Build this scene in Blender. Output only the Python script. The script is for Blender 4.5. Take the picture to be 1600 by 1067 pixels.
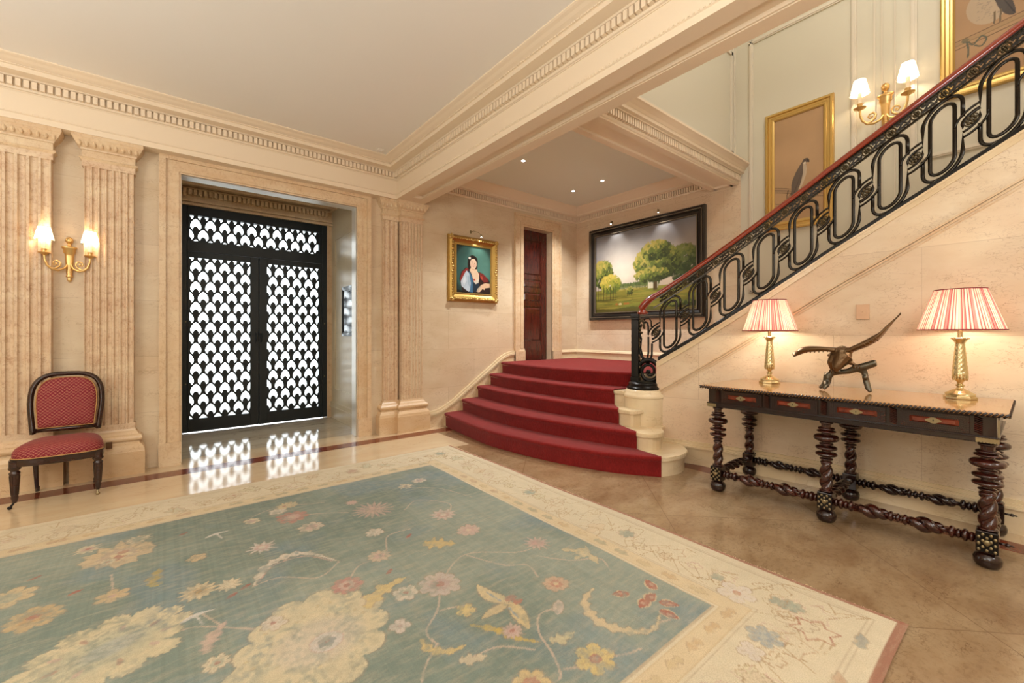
import bpy, math, random
import numpy as np
from mathutils import Vector
for o in list(bpy.data.objects): bpy.data.objects.remove(o, do_unlink=True)
SC = bpy.context.scene
COL = SC.collection
rnd = random.Random(7)
PI = math.pi
# ------------------------------------------------------------------ camera, world, lights, exposure
cd = bpy.data.cameras.new('camera'); cam = bpy.data.objects.new('camera', cd); COL.objects.link(cam)
cam.location = (0, 0, 1.25)
cam.rotation_euler = (PI/2, 0, -math.radians(39.07))
cd.sensor_width = 36; cd.lens = 665/1600*36; cd.shift_y = -12/1600; cd.clip_start = .02
SC.camera = cam
SC.view_settings.view_transform = 'Standard'; SC.view_settings.look = 'None'
SC.view_settings.exposure = 0.0; SC.view_settings.gamma = 1.0
try: SC.view_settings.use_curve_mapping = False
except Exception: pass
W = bpy.data.worlds.new('world'); SC.world = W; W.use_nodes = True
W.node_tree.nodes['Background'].inputs[0].default_value = (.90, .95, 1, 1)
W.node_tree.nodes['Background'].inputs[1].default_value = 5.5
def light(name, kind, loc, power, color, size=.2, rot=None, spot=None, blend=.6, size_y=None):
    d = bpy.data.lights.new(name, kind); d.energy = power; d.color = color
    if kind == 'AREA':
        d.size = size
        if size_y: d.shape = 'RECTANGLE'; d.size_y = size_y
    else: d.shadow_soft_size = size
    if kind == 'SPOT': d.spot_size = spot; d.spot_blend = blend
    o = bpy.data.objects.new(name, d); COL.objects.link(o); o.location = loc
    if rot: o.rotation_euler = rot
    return o
WARM = (1, .86, .70)
light('hall_fill', 'POINT', (-.9, -1.3, 2.2), 80, (.94, .99, 1), .35)  # added soft fill behind the camera, no fitting modelled
light('ceiling_fill', 'AREA', (-.3, -1.0, 1.9), 150, (.93, .98, 1), .9, (PI, 0, 0))  # added fill aimed upwards to brighten the hall ceiling
light('ceiling_fill', 'AREA', (-2.6, 2.4, 1.9), 75, (.93, .98, 1), .7, (PI, 0, 0))  # second added upward fill, for the left part of the ceiling
light('hall_side_fill', 'POINT', (-2.4, 2.0, 2.2), 70, (.94, .99, 1), .35)  # added general fill from the left, out of view
light('stairwell_top_fill', 'POINT', (3.6, .3, 5.5), 85, (.95, .99, 1), .35)  # added fill high in the stairwell, above the view
light('stair_side_fill', 'POINT', (3.0, -1.7, 2.6), 70, (.95, .99, 1), .35)  # added fill past the right edge of the view

# ------------------------------------------------------------------ helpers
def lin(h):
    if isinstance(h, str):
        h = h.lstrip('#'); c = [int(h[i:i+2], 16)/255 for i in (0, 2, 4)]
    else: c = [v/255 for v in h]
    return tuple(v/12.92 if v <= .04045 else ((v+.055)/1.055)**2.4 for v in c)
class MB:
    def __init__(s): s.v = []; s.f = []
    def add(s, vs, fs):
        b = len(s.v); s.v.extend([tuple(p) for p in vs]); s.f.extend([tuple(b+i for i in f) for f in fs]); return s
    def box(s, x0, x1, y0, y1, z0, z1):
        return s.add([(x0,y0,z0),(x1,y0,z0),(x1,y1,z0),(x0,y1,z0),(x0,y0,z1),(x1,y0,z1),(x1,y1,z1),(x0,y1,z1)],
              [(0,3,2,1),(4,5,6,7),(0,1,5,4),(1,2,6,5),(2,3,7,6),(3,0,4,7)])
    def prism(s, poly, a0, a1, ax=2):
        # polygon in the two other axes, extruded along ax
        n = len(poly); vs = []
        for a in (a0, a1):
            for p in poly:
                q = list(p); q.insert(ax, a); vs.append(tuple(q))
        ar = sum(poly[i][0]*poly[(i+1)%n][1]-poly[(i+1)%n][0]*poly[i][1] for i in range(n))
        f = [tuple(range(n, 2*n)), tuple(range(n-1, -1, -1))]+[(i, (i+1)%n, n+(i+1)%n, n+i) for i in range(n)]
        flip = (ar < 0) != (ax == 1) 
        if (a1 < a0): flip = not flip
        if flip: f = [t[::-1] for t in f]
        return s.add(vs, f)
    def lathe(s, prof, c=(0,0,0), seg=24, a0=0, a1=2*PI, rx=1, ry=1):
        full = abs(a1-a0-2*PI) < 1e-6; n = seg if full else seg+1; vs = []
        for r, z in prof:
            for i in range(n):
                a = a0+(a1-a0)*i/seg; vs.append((c[0]+r*rx*math.cos(a), c[1]+r*ry*math.sin(a), c[2]+z))
        fs = []
        for j in range(len(prof)-1):
            for i in range(seg if not full else n):
                k = (i+1) % n
                fs.append((j*n+i, j*n+k, (j+1)*n+k, (j+1)*n+i))
        if full:
            if prof[0][0] > 1e-5: fs.append(tuple(range(n-1, -1, -1)))
            if prof[-1][0] > 1e-5: m = (len(prof)-1)*n; fs.append(tuple(range(m, m+n)))
        return s.add(vs, fs)
    def ell(s, c, r, seg=10, ring=6):
        prof = [(math.cos(-PI/2+PI*i/ring), math.sin(-PI/2+PI*i/ring)) for i in range(ring+1)]
        vs = []
        for pr, pz in prof:
            for i in range(seg):
                a = 2*PI*i/seg; vs.append((c[0]+r[0]*pr*math.cos(a), c[1]+r[1]*pr*math.sin(a), c[2]+r[2]*pz))
        fs = [(j*seg+i, j*seg+(i+1)%seg, (j+1)*seg+(i+1)%seg, (j+1)*seg+i) for j in range(ring) for i in range(seg)]
        return s.add(vs, fs)
    def tube(s, pts, r, seg=8, closed=False, rfn=None, flat=None, up=None):
        P = [Vector(p) for p in pts]; n = len(P)
        if up is None:
            d = P[-1]-P[0] if not closed else P[1]-P[0]
            up = Vector((0,0,1)) if abs(d.normalized().z) < .9 else Vector((1,0,0))
        u = None; vs = []
        for i in range(n):
            if closed: t = (P[(i+1)%n]-P[i-1])
            else: t = P[min(i+1,n-1)]-P[max(i-1,0)]
            t = t.normalized() if t.length > 1e-9 else Vector((0,0,1))
            if u is None: u = (up-t*up.dot(t)).normalized()
            else:
                u = u-t*u.dot(t); u = u.normalized() if u.length > 1e-6 else Vector((1,0,0))
            w = t.cross(u); rr = r if rfn is None else rfn(i/(n-1))
            if isinstance(r, (list, tuple)): rr = r[i]
            k = flat or 1
            for j in range(seg):
                a = 2*PI*j/seg; vs.append(P[i]+u*rr*math.cos(a)+w*rr*k*math.sin(a))
        m = n if closed else n-1
        fs = [(i*seg+j, i*seg+(j+1)%seg, ((i+1)%n)*seg+(j+1)%seg, ((i+1)%n)*seg+j) for i in range(m) for j in range(seg)]
        if not closed: fs += [tuple(range(seg-1,-1,-1)), tuple(range((n-1)*seg, n*seg))]
        return s.add(vs, fs)
    def sweep(s, path, prof, closed=False, cap=True):
        """2d path (x,y); prof [(p,z)] with p offset to the LEFT of travel"""
        n = len(path); P = [Vector(p) for p in path]; vs = []; k = len(prof)
        for i in range(n):
            a = P[i-1] if (i > 0 or closed) else None; b = P[(i+1)%n] if (i < n-1 or closed) else None
            d1 = (P[i]-a).normalized() if a is not None else None; d2 = (b-P[i]).normalized() if b is not None else None
            if d1 is None: d1 = d2
            if d2 is None: d2 = d1
            n1 = Vector((-d1.y, d1.x)); n2 = Vector((-d2.y, d2.x)); m = n1+n2; m = m.normalized(); m = m/max(.2, m.dot(n1))
            for p, z in prof: vs.append((P[i].x+m.x*p, P[i].y+m.y*p, z))
        q = n if closed else n-1
        fs = [(i*k+j, ((i+1)%n)*k+j, ((i+1)%n)*k+j+1, i*k+j+1) for i in range(q) for j in range(k-1)]
        if not closed and cap: fs += [tuple(range(k)), tuple(range((n-1)*k, n*k))[::-1]]
        return s.add(vs, fs)
    def rings(s, x0, x1, yf, yb, prof):
        """loft around the three free sides of a pilaster whose front faces -y; prof [(proj,z)]"""
        vs = []
        for p, z in prof: vs += [(x0-p, yb, z), (x0-p, yf-p, z), (x1+p, yf-p, z), (x1+p, yb, z)]
        fs = []
        for j in range(len(prof)-1):
            for i in range(3): fs.append((j*4+i, j*4+i+1, (j+1)*4+i+1, (j+1)*4+i))
        fs.append((3,2,1,0)); m = (len(prof)-1)*4; fs.append((m, m+1, m+2, m+3))
        return s.add(vs, fs)
    def build(s, name, mat, parent=None, smooth=False, kind=None, label=None, cat=None, group=None, loc=None, bevel=0, auto=None):
        me = bpy.data.meshes.new(name); v = s.v
        if parent is not None:
            root = parent
            while root.parent: root = root.parent
            if root.get('world_coords'):
                L = root.location; v = [(a-L[0], b-L[1], c-L[2]) for a, b, c in v]
        elif loc is not None:
            v = [(a-loc[0], b-loc[1], c-loc[2]) for a, b, c in v]
        me.from_pydata(v, [], s.f); me.update()
        me.materials.append(mat)
        if smooth: me.polygons.foreach_set('use_smooth', [True]*len(me.polygons))
        o = bpy.data.objects.new(name, me); COL.objects.link(o)
        if smooth and auto is not None: me.set_sharp_from_angle(angle=math.radians(auto))
        if parent is not None: o.parent = parent
        elif loc is not None: o.location = loc
        if bevel:
            md = o.modifiers.new('bevel', 'BEVEL'); md.width = bevel; md.segments = 2; md.limit_method = 'ANGLE'
        tag(o, label, cat, group, kind)
        return o
def tag(o, label=None, cat=None, group=None, kind=None):
    if label: o['label'] = label
    if cat: o['category'] = cat
    if group: o['group'] = group
    if kind: o['kind'] = kind
    return o
def empty(name, loc, label=None, cat=None, group=None, rz=0, kind=None, world=False):
    o = bpy.data.objects.new(name, None); COL.objects.link(o); o.location = loc; o.rotation_euler = (0,0,rz); o.empty_display_size = .1
    if world: o['world_coords'] = 1
    return tag(o, label, cat, group, kind)
def copy_tree(o, parent=None):
    c = o.copy(); COL.objects.link(c); c.parent = parent
    for ch in [x for x in list(COL.objects) if x.parent == o]: copy_tree(ch, c)
    return c
S = dict(kind='structure')

# ------------------------------------------------------------------ materials
def newmat(name, col=(.8,.8,.8), rough=.5, metal=0, spec=.5, coat=0, sheen=0):
    m = bpy.data.materials.new(name); m.use_nodes = True; b = m.node_tree.nodes['Principled BSDF']
    b.inputs['Base Color'].default_value = (*col[:3], 1); b.inputs['Roughness'].default_value = rough
    b.inputs['Metallic'].default_value = metal; b.inputs['Specular IOR Level'].default_value = spec
    b.inputs['Coat Weight'].default_value = coat; b.inputs['Sheen Weight'].default_value = sheen
    return m
def N(m, t, **kw):
    n = m.node_tree.nodes.new(t)
    for k, v in kw.items(): setattr(n, k, v)
    return n
def L(m, a, b): m.node_tree.links.new(a, b)
def mixc(m, fac, a, b, mode='MIX'):
    n = N(m, 'ShaderNodeMix', data_type='RGBA', blend_type=mode)
    for inp, val in ((n.inputs[0], fac), (n.inputs[6], a), (n.inputs[7], b)):
        if isinstance(val, (int, float)): inp.default_value = val
        elif isinstance(val, tuple): inp.default_value = (*val[:3], 1)
        else: L(m, val, inp)
    return n.outputs[2]
def ramp(m, src, stops):
    r = N(m, 'ShaderNodeValToRGB'); e = r.color_ramp.elements
    while len(e) < len(stops): e.new(.5)
    for q, (p, c) in zip(e, stops): q.position = p; q.color = (*c[:3], 1) if isinstance(c, tuple) else (c, c, c, 1)
    L(m, src, r.inputs[0]); return r.outputs[0]
def noise(m, vec, scale, detail=5, rough=.55, dist=0):
    n = N(m, 'ShaderNodeTexNoise'); n.inputs['Scale'].default_value = scale; n.inputs['Detail'].default_value = detail
    n.inputs['Roughness'].default_value = rough; n.inputs['Distortion'].default_value = dist
    if vec is not None: L(m, vec, n.inputs['Vector'])
    return n.outputs[0]
def mapping(m, src, scale=(1,1,1), rot=(0,0,0), loc=(0,0,0)):
    n = N(m, 'ShaderNodeMapping'); n.inputs['Scale'].default_value = scale; n.inputs['Rotation'].default_value = rot; n.inputs['Location'].default_value = loc
    L(m, src, n.inputs[0]); return n.outputs[0]
def wpos(m): return N(m, 'ShaderNodeNewGeometry').outputs['Position']
def marble(name, ca, cb, vein, rough=.35, veinamt=.5, joints=None, fig=1.0, blotch=None, speck=0, stretch=(1,1,2.2), diamond=False, spec=.5, jd=.35):
    """veined limestone; joints = (axis, block width, block height)"""
    m = newmat(name, ca, rough, spec=spec); b = m.node_tree.nodes['Principled BSDF']; p = wpos(m)
    ps = mapping(m, p, stretch)
    n1 = noise(m, ps, 1.3*fig, 6, .6, .4); col = mixc(m, ramp(m, n1, [(.3, 0.), (.7, 1.)]), ca, cb)
    if blotch: 
        n4 = noise(m, mapping(m, p, (1,1,1.3), loc=(5,2,9)), .8, 3, .5); col = mixc(m, ramp(m, n4, [(.48, 0.), (.68, .6)]), col, blotch)
    # fine crackle veins
    wn = N(m, 'ShaderNodeTexNoise'); wn.inputs['Scale'].default_value = 2.5*fig; wn.inputs['Detail'].default_value = 5; L(m, ps, wn.inputs['Vector'])
    ad = N(m, 'ShaderNodeVectorMath', operation='MULTIPLY_ADD'); L(m, wn.outputs['Color'], ad.inputs[0]); ad.inputs[1].default_value = (.55,)*3; L(m, ps, ad.inputs[2])
    v = N(m, 'ShaderNodeTexVoronoi', feature='DISTANCE_TO_EDGE'); v.inputs['Scale'].default_value = 5*fig; L(m, ad.outputs[0], v.inputs['Vector'])
    ve = ramp(m, v.outputs[0], [(0, 1.), (.035, 0.)])
    msk = ramp(m, noise(m, mapping(m, ps, (1,1,1), loc=(3,7,1)), 2.2*fig, 4), [(.42, 0.), (.62, 1.)])
    mm = N(m, 'ShaderNodeMath', operation='MULTIPLY'); L(m, ve, mm.inputs[0]); L(m, msk, mm.inputs[1])
    m2 = N(m, 'ShaderNodeMath', operation='MULTIPLY'); L(m, mm.outputs[0], m2.inputs[0]); m2.inputs[1].default_value = veinamt
    col = mixc(m, m2.outputs[0], col, vein)
    if speck:
        n5 = noise(m, mapping(m, p, (1,1,.7)), 34, 6, .75); col = mixc(m, ramp(m, n5, [(.50, 0.), (.66, speck)]), col, vein)
    if joints:
        ax, bw, bh = joints
        sp = N(m, 'ShaderNodeSeparateXYZ'); L(m, p, sp.inputs[0]); cb_ = N(m, 'ShaderNodeCombineXYZ')
        if ax == 'x': L(m, sp.outputs[1], cb_.inputs[0]); L(m, sp.outputs[2], cb_.inputs[1])
        elif ax == 'y': L(m, sp.outputs[0], cb_.inputs[0]); L(m, sp.outputs[2], cb_.inputs[1])
        else: L(m, sp.outputs[0], cb_.inputs[0]); L(m, sp.outputs[1], cb_.inputs[1])
        src = cb_.outputs[0]
        if diamond: src = mapping(m, src, rot=(0,0,PI/4), loc=(.3,.12,0))
        br = N(m, 'ShaderNodeTexBrick'); br.offset = 0 if diamond else .5
        br.inputs['Scale'].default_value = 1; br.inputs['Brick Width'].default_value = bw; br.inputs['Row Height'].default_value = bh
        br.inputs['Mortar Size'].default_value = .0022; br.inputs['Mortar Smooth'].default_value = .3; L(m, src, br.inputs['Vector'])
        br.inputs['Color1'].default_value = (1,1,1,1); br.inputs['Color2'].default_value = (.90,.875,.85,1); br.inputs['Mortar'].default_value = (1,1,1,1)
        col = mixc(m, 1.0, col, br.outputs['Color'], 'MULTIPLY')
        mj = N(m, 'ShaderNodeMath', operation='MULTIPLY'); L(m, br.outputs['Fac'], mj.inputs[0]); mj.inputs[1].default_value = jd
        col = mixc(m, mj.outputs[0], col, vein)
    L(m, col, b.inputs['Base Color'])
    return m
ST_A = lin('#dfcdb0'); ST_B = lin('#d2ba98'); VE = lin('#8d5f3d')
M = {}
M['stone_y'] = marble('stone_wall_across', ST_A, ST_B, VE, .38, .38, ('y', .86, .52), fig=1.9, blotch=lin('#d8bb9a'))
M['stone_x'] = marble('stone_wall_along', lin('#e5d4b9'), lin('#dac3a3'), VE, .38, .6, ('x', 1.02, .62), fig=2.2, blotch=lin('#dcb999'))
M['stone_trim'] = marble('stone_trim', lin('#e0c9a6'), lin('#d3b189'), lin('#a06840'), .35, .45, None, fig=2.2, speck=.32)
M['stone_pink'] = marble('stone_fluted', lin('#e2cbaa'), lin('#d0ae8c'), lin('#9c6038'), .38, .6, None, fig=2.4, speck=.5)
M['stone_base'] = marble('stone_base', lin('#ddc19b'), lin('#d0ab7f'), lin('#a06840'), .3, .6, None, fig=2)
M['stone_pale'] = marble('stone_pale', lin('#e3d0ae'), lin('#d8bf97'), lin('#a68560'), .22, .35, None, fig=1.2)
M['floor'] = marble('floor_marble', lin('#ad9473'), lin('#8e7051'), lin('#64472f'), .12, .7, ('z', 1.05, 1.05), fig=2.2, speck=.32, stretch=(1,1.6,1), diamond=True, blotch=lin('#a88460'), spec=.6, jd=.7)
M['floor_light'] = marble('strip_and_lit_floor_marble', lin('#d5bf9c'), lin('#c8a984'), lin('#a07c56'), .10, .35, None, stretch=(.6,1.8,1), spec=.6)
M['border'] = marble('red_border_marble', lin('#7e3f28'), lin('#6a2d1c'), lin('#43180f'), .12, .4, None, fig=3)
M['vest_floor'] = marble('vestibule_marble', lin('#c9bba3'), lin('#ad9a80'), lin('#5f4f40'), .09, .8, None, stretch=(.5,2.6,1), spec=.6)
M['plaster'] = newmat('plaster', lin('#e8d4b8'), .55)
M['ceiling'] = newmat('ceiling_paint', lin('#efe9df'), .7)
M['panel'] = newmat('panel_paint', lin('#cfc7b2'), .55)
M['panel_trim'] = newmat('panel_moulding', lin('#d8cdb9'), .5)
M['bronze_door'] = newmat('dark_bronze', lin('#1c2224'), .42, .3)
M['iron'] = newmat('forged_iron', lin('#322e29'), .22, .9)
M['iron_dark'] = newmat('dark_forged_iron', lin('#1b1815'), .3, .6)
M['antique'] = newmat('antique_gilt_iron', lin('#554b38'), .38, .85)
M['handrail'] = newmat('mahogany_rail', lin('#862c14'), .2, coat=.5)
M['openwork'] = newmat('blackened_openwork', lin('#2f2a24'), .4, .7)
M['brass'] = newmat('polished_brass', lin('#d6c698'), .26, 1)
M['brass_plate'] = newmat('aged_brass', lin('#9c8d6a'), .4, .85)
M['gilt'] = newmat('gilding', lin('#cfae6a'), .34, .85)
M['gilt_dark'] = newmat('old_gilding', lin('#b5924e'), .38, .8)
M['sconce_gold'] = newmat('sconce_gilding', lin('#e2bc7c'), .3, .85)
M['bronze'] = newmat('sculpture_bronze', lin('#6a5238'), .34, .8)
M['bronze2'] = newmat('branch_bronze', lin('#5d574a'), .3, .8)
M['black_frame'] = newmat('ebonised_frame', lin('#17120f'), .28, coat=.4)
M['silver_edge'] = newmat('frame_bead', lin('#8f8574'), .35, .6)
M['white_metal'] = newmat('white_fitting', lin('#efe6d6'), .4)
M['candle'] = newmat('candle_sleeve', lin('#f4e6cc'), .5)
M['plate'] = newmat('stone_coloured_plate', lin('#d3ae8c'), .4)
M['dark_plate'] = newmat('bronze_plate', lin('#6a4a30'), .45, .5)
def wood(name, a, b, rough=.25, scale=(3,3,30), coat=.3):
    m = newmat(name, a, rough, coat=coat); bs = m.node_tree.nodes['Principled BSDF']
    tc = N(m, 'ShaderNodeTexCoord'); n = noise(m, mapping(m, tc.outputs['Object'], scale), 3, 6, .6, 1.5)
    L(m, mixc(m, ramp(m, n, [(.35, 0.), (.65, 1.)]), a, b), bs.inputs['Base Color']); return m
M['wood_dark'] = wood('dark_rosewood', lin('#2c140e'), lin('#170b09'), .2)
M['wood_red'] = wood('red_rosewood', lin('#84341e'), lin('#54200f'), .16, (20,4,4))
M['wood_leg'] = wood('turned_rosewood', lin('#45190f'), lin('#200c08'), .16, (4,4,10), .5)
M['wood_top'] = wood('table_top_walnut', lin('#b88a54'), lin('#9c6d3c'), .16, (12,2,4), .6)
M['wood_chair'] = wood('chair_rosewood', lin('#3a1d14'), lin('#20100c'), .25, (4,4,12), .3)
M['door_wood'] = wood('mahogany_door', lin('#551d12'), lin('#38110a'), .22, (9,9,1), .4)
# gold trellis red fabric
def fabric():
    m = newmat('red_scale_fabric', lin('#a3152c'), .75, sheen=.05); b = m.node_tree.nodes['Principled BSDF']
    uv = N(m, 'ShaderNodeUVMap'); sp = N(m, 'ShaderNodeSeparateXYZ'); L(m, uv.outputs[0], sp.inputs[0])
    def mth(op, a, bb=None, c=None):
        n = N(m, 'ShaderNodeMath', operation=op)
        for i, v in enumerate((a, bb, c)):
            if v is None: continue
            if isinstance(v, (int, float)): n.inputs[i].default_value = v
            else: L(m, v, n.inputs[i])
        return n.outputs[0]
    res = None
    for off in (0, .5):
        u = mth('SUBTRACT', mth('FRACT', mth('ADD', mth('MULTIPLY', sp.outputs[0], 1/.026), off)), .5)
        v = mth('SUBTRACT', mth('FRACT', mth('ADD', mth('MULTIPLY', sp.outputs[1], 1/.025), off)), .5)
        v2 = mth('ADD', mth('MULTIPLY', v, .93), .22)
        d = mth('SQRT', mth('ADD', mth('MULTIPLY', u, u), mth('MULTIPLY', v2, v2)))
        ringd = mth('LESS_THAN', mth('ABSOLUTE', mth('SUBTRACT', d, .46)), .030)
        up = mth('GREATER_THAN', v2, .0)
        k = mth('MULTIPLY', ringd, up)
        res = k if res is None else mth('MAXIMUM', res, k)
    pos = noise(m, uv.outputs[0], 60, 3)
    base = mixc(m, pos, lin('#68061a'), lin('#8e1026'))
    L(m, mixc(m, res, base, lin('#be8266')), b.inputs['Base Color']); return m
M['fabric'] = fabric()
def carpetmat():
    m = newmat('stair_carpet_pile', lin('#a3222a'), .95, spec=.1, sheen=.12); b = m.node_tree.nodes['Principled BSDF']
    p = wpos(m); n = noise(m, mapping(m, p, (1,1,.35)), 95, 3, .75); n2 = noise(m, p, 6, 4)
    c = mixc(m, n, lin('#540b0a'), lin('#a42b28')); c = mixc(m, ramp(m, n2, [(.35, 0.), (.7, .45)]), c, lin('#6c1210'))
    L(m, c, b.inputs['Base Color'])
    bp = N(m, 'ShaderNodeBump'); bp.inputs['Strength'].default_value = .8; bp.inputs['Distance'].default_value = .010; L(m, n, bp.inputs['Height']); L(m, bp.outputs[0], b.inputs['Normal'])
    return m
M['carpet'] = carpetmat()
def vcmat(name, rough=.6, worn=0, spec=.4, trans=0, emit=0, bump=0):
    m = newmat(name, (1,1,1), rough, spec=spec); b = m.node_tree.nodes['Principled BSDF']
    a = N(m, 'ShaderNodeVertexColor', layer_name='Col'); c = a.outputs[0]
    if worn:
        p = wpos(m); n = noise(m, mapping(m, p, (1,4,1), rot=(0,0,.1)), 9, 6, .7); n2 = noise(m, p, 240, 2, .6)
        c = mixc(m, ramp(m, n, [(.45, 0.), (.75, worn)]), c, lin('#c9b598'))
        c = mixc(m, ramp(m, n2, [(.35, .22), (.6, 0.)]), c, lin('#5f5546'))
    L(m, c, b.inputs['Base Color'])
    if trans:
        out = m.node_tree.nodes['Material Output']; t = N(m, 'ShaderNodeBsdfTranslucent'); d = N(m, 'ShaderNodeBsdfDiffuse'); mx = N(m, 'ShaderNodeMixShader')
        L(m, c, t.inputs[0]); L(m, c, d.inputs[0]); mx.inputs[0].default_value = trans; L(m, d.outputs[0], mx.inputs[1]); L(m, t.outputs[0], mx.inputs[2]); L(m, mx.outputs[0], out.inputs[0])
    return m
def glass(name):
    m = bpy.data.materials.new(name); m.use_nodes = True; nt = m.node_tree; nt.nodes.remove(nt.nodes['Principled BSDF'])
    t = N(m, 'ShaderNodeBsdfTransparent'); g = N(m, 'ShaderNodeBsdfGlossy'); g.inputs['Roughness'].default_value = .02
    mx = N(m, 'ShaderNodeMixShader'); mx.inputs[0].default_value = .06; t.inputs[0].default_value = (.95,.97,.96,1)
    L(m, t.outputs[0], mx.inputs[1]); L(m, g.outputs[0], mx.inputs[2]); L(m, mx.outputs[0], nt.nodes['Material Output'].inputs[0]); return m
M['glass'] = glass('door_glass')
def emis(name, col, st):
    m = newmat(name, col, .5); b = m.node_tree.nodes['Principled BSDF']
    b.inputs['Emission Color'].default_value = (*col, 1); b.inputs['Emission Strength'].default_value = st; return m
M['bulb'] = emis('lit_bulb', (1,.93,.8), 7)
M['spotlens'] = emis('lit_downlight', (1,.97,.92), 9)

# ------------------------------------------------------------------ dimensions (metres)
YW = 5.21     # wall with the street door
YE = 5.07     # face of its entablature
XB0, XB1 = 2.25, 2.61   # beam
ZB = 2.94; ZC = 3.36    # beam underside, hall ceiling
YP = 5.10     # wall of the stair foot
XF = 5.60     # far wall
YL = 2.42     # wall over the landing
ZL = 3.42     # landing ceiling
ZT = 6.4      # stairwell ceiling
XMIN, YMIN = -4.2, -3.6
PR = [(2.74,.274),(2.514,.55)]
def Xr(y): return 4.19-(.30*((y-1.107)/1.35)**1.5 if y > 1.107 else 0)
# arc length table of the railing, s = 0 at y .274, growing with y
_ys = np.arange(-3.6, 2.9, .005); _xs = np.array([Xr(y) for y in _ys]); _d = np.hypot(np.diff(_xs), np.diff(_ys)); _s = np.concatenate([[0], np.cumsum(_d)])
_s -= np.interp(.274, _ys, _s)
_rz_s = [-4, 0, .277, .554, .831, 1.108, 1.385, 1.662, 1.939, 2.216, 2.6]
_rz_z = [2.685+4*.6165, 2.685, 2.514, 2.344, 2.173, 1.989, 1.800, 1.615, 1.433, 1.262, 1.06]
def RC(s):   # railing centre line: x, y, z and the horizontal normal
    y = float(np.interp(s, _s, _ys)); x = Xr(y); return x, y, float(np.interp(s, _rz_s, _rz_z))
def RP(s, zl, off=0):
    x, y, z = RC(s); x2, y2, _ = RC(s+.01); t = Vector((x2-x, y2-y)).normalized(); n = Vector((-t.y, t.x))
    return (x+n.x*off, y+n.y*off, z+zl)

# ------------------------------------------------------------------ the setting
b = MB(); b.box(XMIN, 4.12, YMIN, 4.77, -.1, 0); b.build('floor', M['floor'], **S)
b = MB(); b.box(XMIN, 3.94, 4.77, 4.96, -.1, .0004); b.box(3.77, 3.94, YMIN, 4.77, -.05, .0004); b.build('trim_1', M['border'], **S)
b = MB(); b.box(XMIN, 3.4, 4.96, 5.36, -.1, 0.0002); b.box(3.94, 4.2, YMIN, 4.9, -.05, .0008); b.box(XMIN, 2.66, 4.05, 4.77, -.05, .0003); b.build('trim_2', M['floor_light'], **S)  # third box: floor colour lightened for the stronger light along the door wall
b = MB(); b.box(-.5, 2.2, 5.36, 6.9, -.1, 0); b.build('floor', M['vest_floor'], **S)
# left wall (y = YW) with the opening
OX0, OX1, OZ = .11, 1.796, 2.79
b = MB(); b.box(XMIN, OX0, YW, 5.38, 0, ZC); b.box(OX1, XB1, YW, 5.38, 0, ZC); b.box(OX0, OX1, YW, 5.38, OZ, ZC)
b.build('wall_left', M['stone_y'], **S)
M['reveal'] = newmat('polished_reveal', lin('#dcd6cc'), .28, .35, spec=.9)
b = MB(); b.box(OX1-.004, OX1+.01, YW+.02, 5.375, 0, OZ); b.box(OX0-.01, OX0+.004, YW+.02, 5.375, 0, OZ); b.box(OX0, OX1, YW+.02, 5.375, OZ-.004, OZ+.01); b.build('trim_3', M['reveal'], **S)
b = MB(); b.box(XMIN, XMIN+.1, YMIN, YW, 0, ZC); b.build('wall_far_left', M['stone_x'], **S)
b = MB(); b.box(XMIN, XB0+.1, YMIN-.1, YMIN, 0, ZT); b.box(XB0, 5.7, YMIN-.1, YMIN, 0, ZT); b.build('wall_back', M['stone_y'], **S)
b = MB(); b.box(XMIN, XB0+.02, YMIN, 5.3, ZC, ZC+.1); b.build('ceiling', M['ceiling'], **S)
# beam with the wall above it on the stair side
b = MB(); b.box(XB0, XB1, YMIN, 5.2, ZB+.03, ZT)
b.box(XB0, XB0+.115, YMIN, 4.85, ZB, ZB+.031); b.box(XB1-.115, XB1, YMIN, 4.85, ZB, ZB+.031); b.box(XB0, XB1, 4.85, 5.2, ZB, ZB+.031)
b.build('trim_4', M['plaster'], **S)
b = MB()   # bead inside the coffer of the beam soffit
for x, sg in ((XB0+.115, 1), (XB1-.115, -1)): b.box(min(x, x+.014*sg), max(x, x+.014*sg), YMIN, 4.85, ZB+.006, ZB+.03)
b.box(XB0+.115, XB1-.115, 4.836, 4.85, ZB+.006, ZB+.03)
b.build('trim_5', M['plaster'], **S)
# entablature: architrave, frieze, cornice on the left wall and along the beam
b = MB(); b.box(XMIN, XB0+.01, YE, 5.215, ZB, ZC); b.build('trim_6', M['plaster'], **S)
prof = [(0,3.175),(.012,3.18),(.018,3.19),(.018,3.252),(.05,3.256),(.06,3.264),(.15,3.268),(.15,3.300),(.158,3.304),(.158,3.312),(.170,3.318),(.19,3.326),(.212,3.338),(.235,3.346),(.245,3.352),(.245,ZC),(0,ZC)]
path = [(XB0, YMIN), (XB0, YE), (XMIN, YE)]
b = MB(); b.sweep(path, prof)
arch = [(0,ZB),(.012,ZB),(.012,ZB+.045),(.02,ZB+.05),(.02,ZB+.062),(0,ZB+.066)]
b.sweep(path, arch); b.sweep(path, [(0,3.165),(.006,3.165),(.006,3.172),(0,3.175)])
b.build('trim_7', M['plaster'], **S)
b = MB(); x = XB0-.05
pit = .0435
while x > -1.6:
    b.box(x-.029, x, YE-.052, YE-.01, 3.193, 3.250); x -= pit
y = YE-.06
while y > -1.2:
    b.box(XB0-.052, XB0-.01, y-.029, y, 3.193, 3.250); y -= pit
x = XB0-.02   # bead and reel rows
while x > -1.4:
    b.box(x-.011, x, YE-.026, YE-.018, ZB+.052, ZB+.061); b.box(x-.024, x, YE-.166, YE-.156, 3.303, 3.311); x -= .030
y = YE-.02
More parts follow.
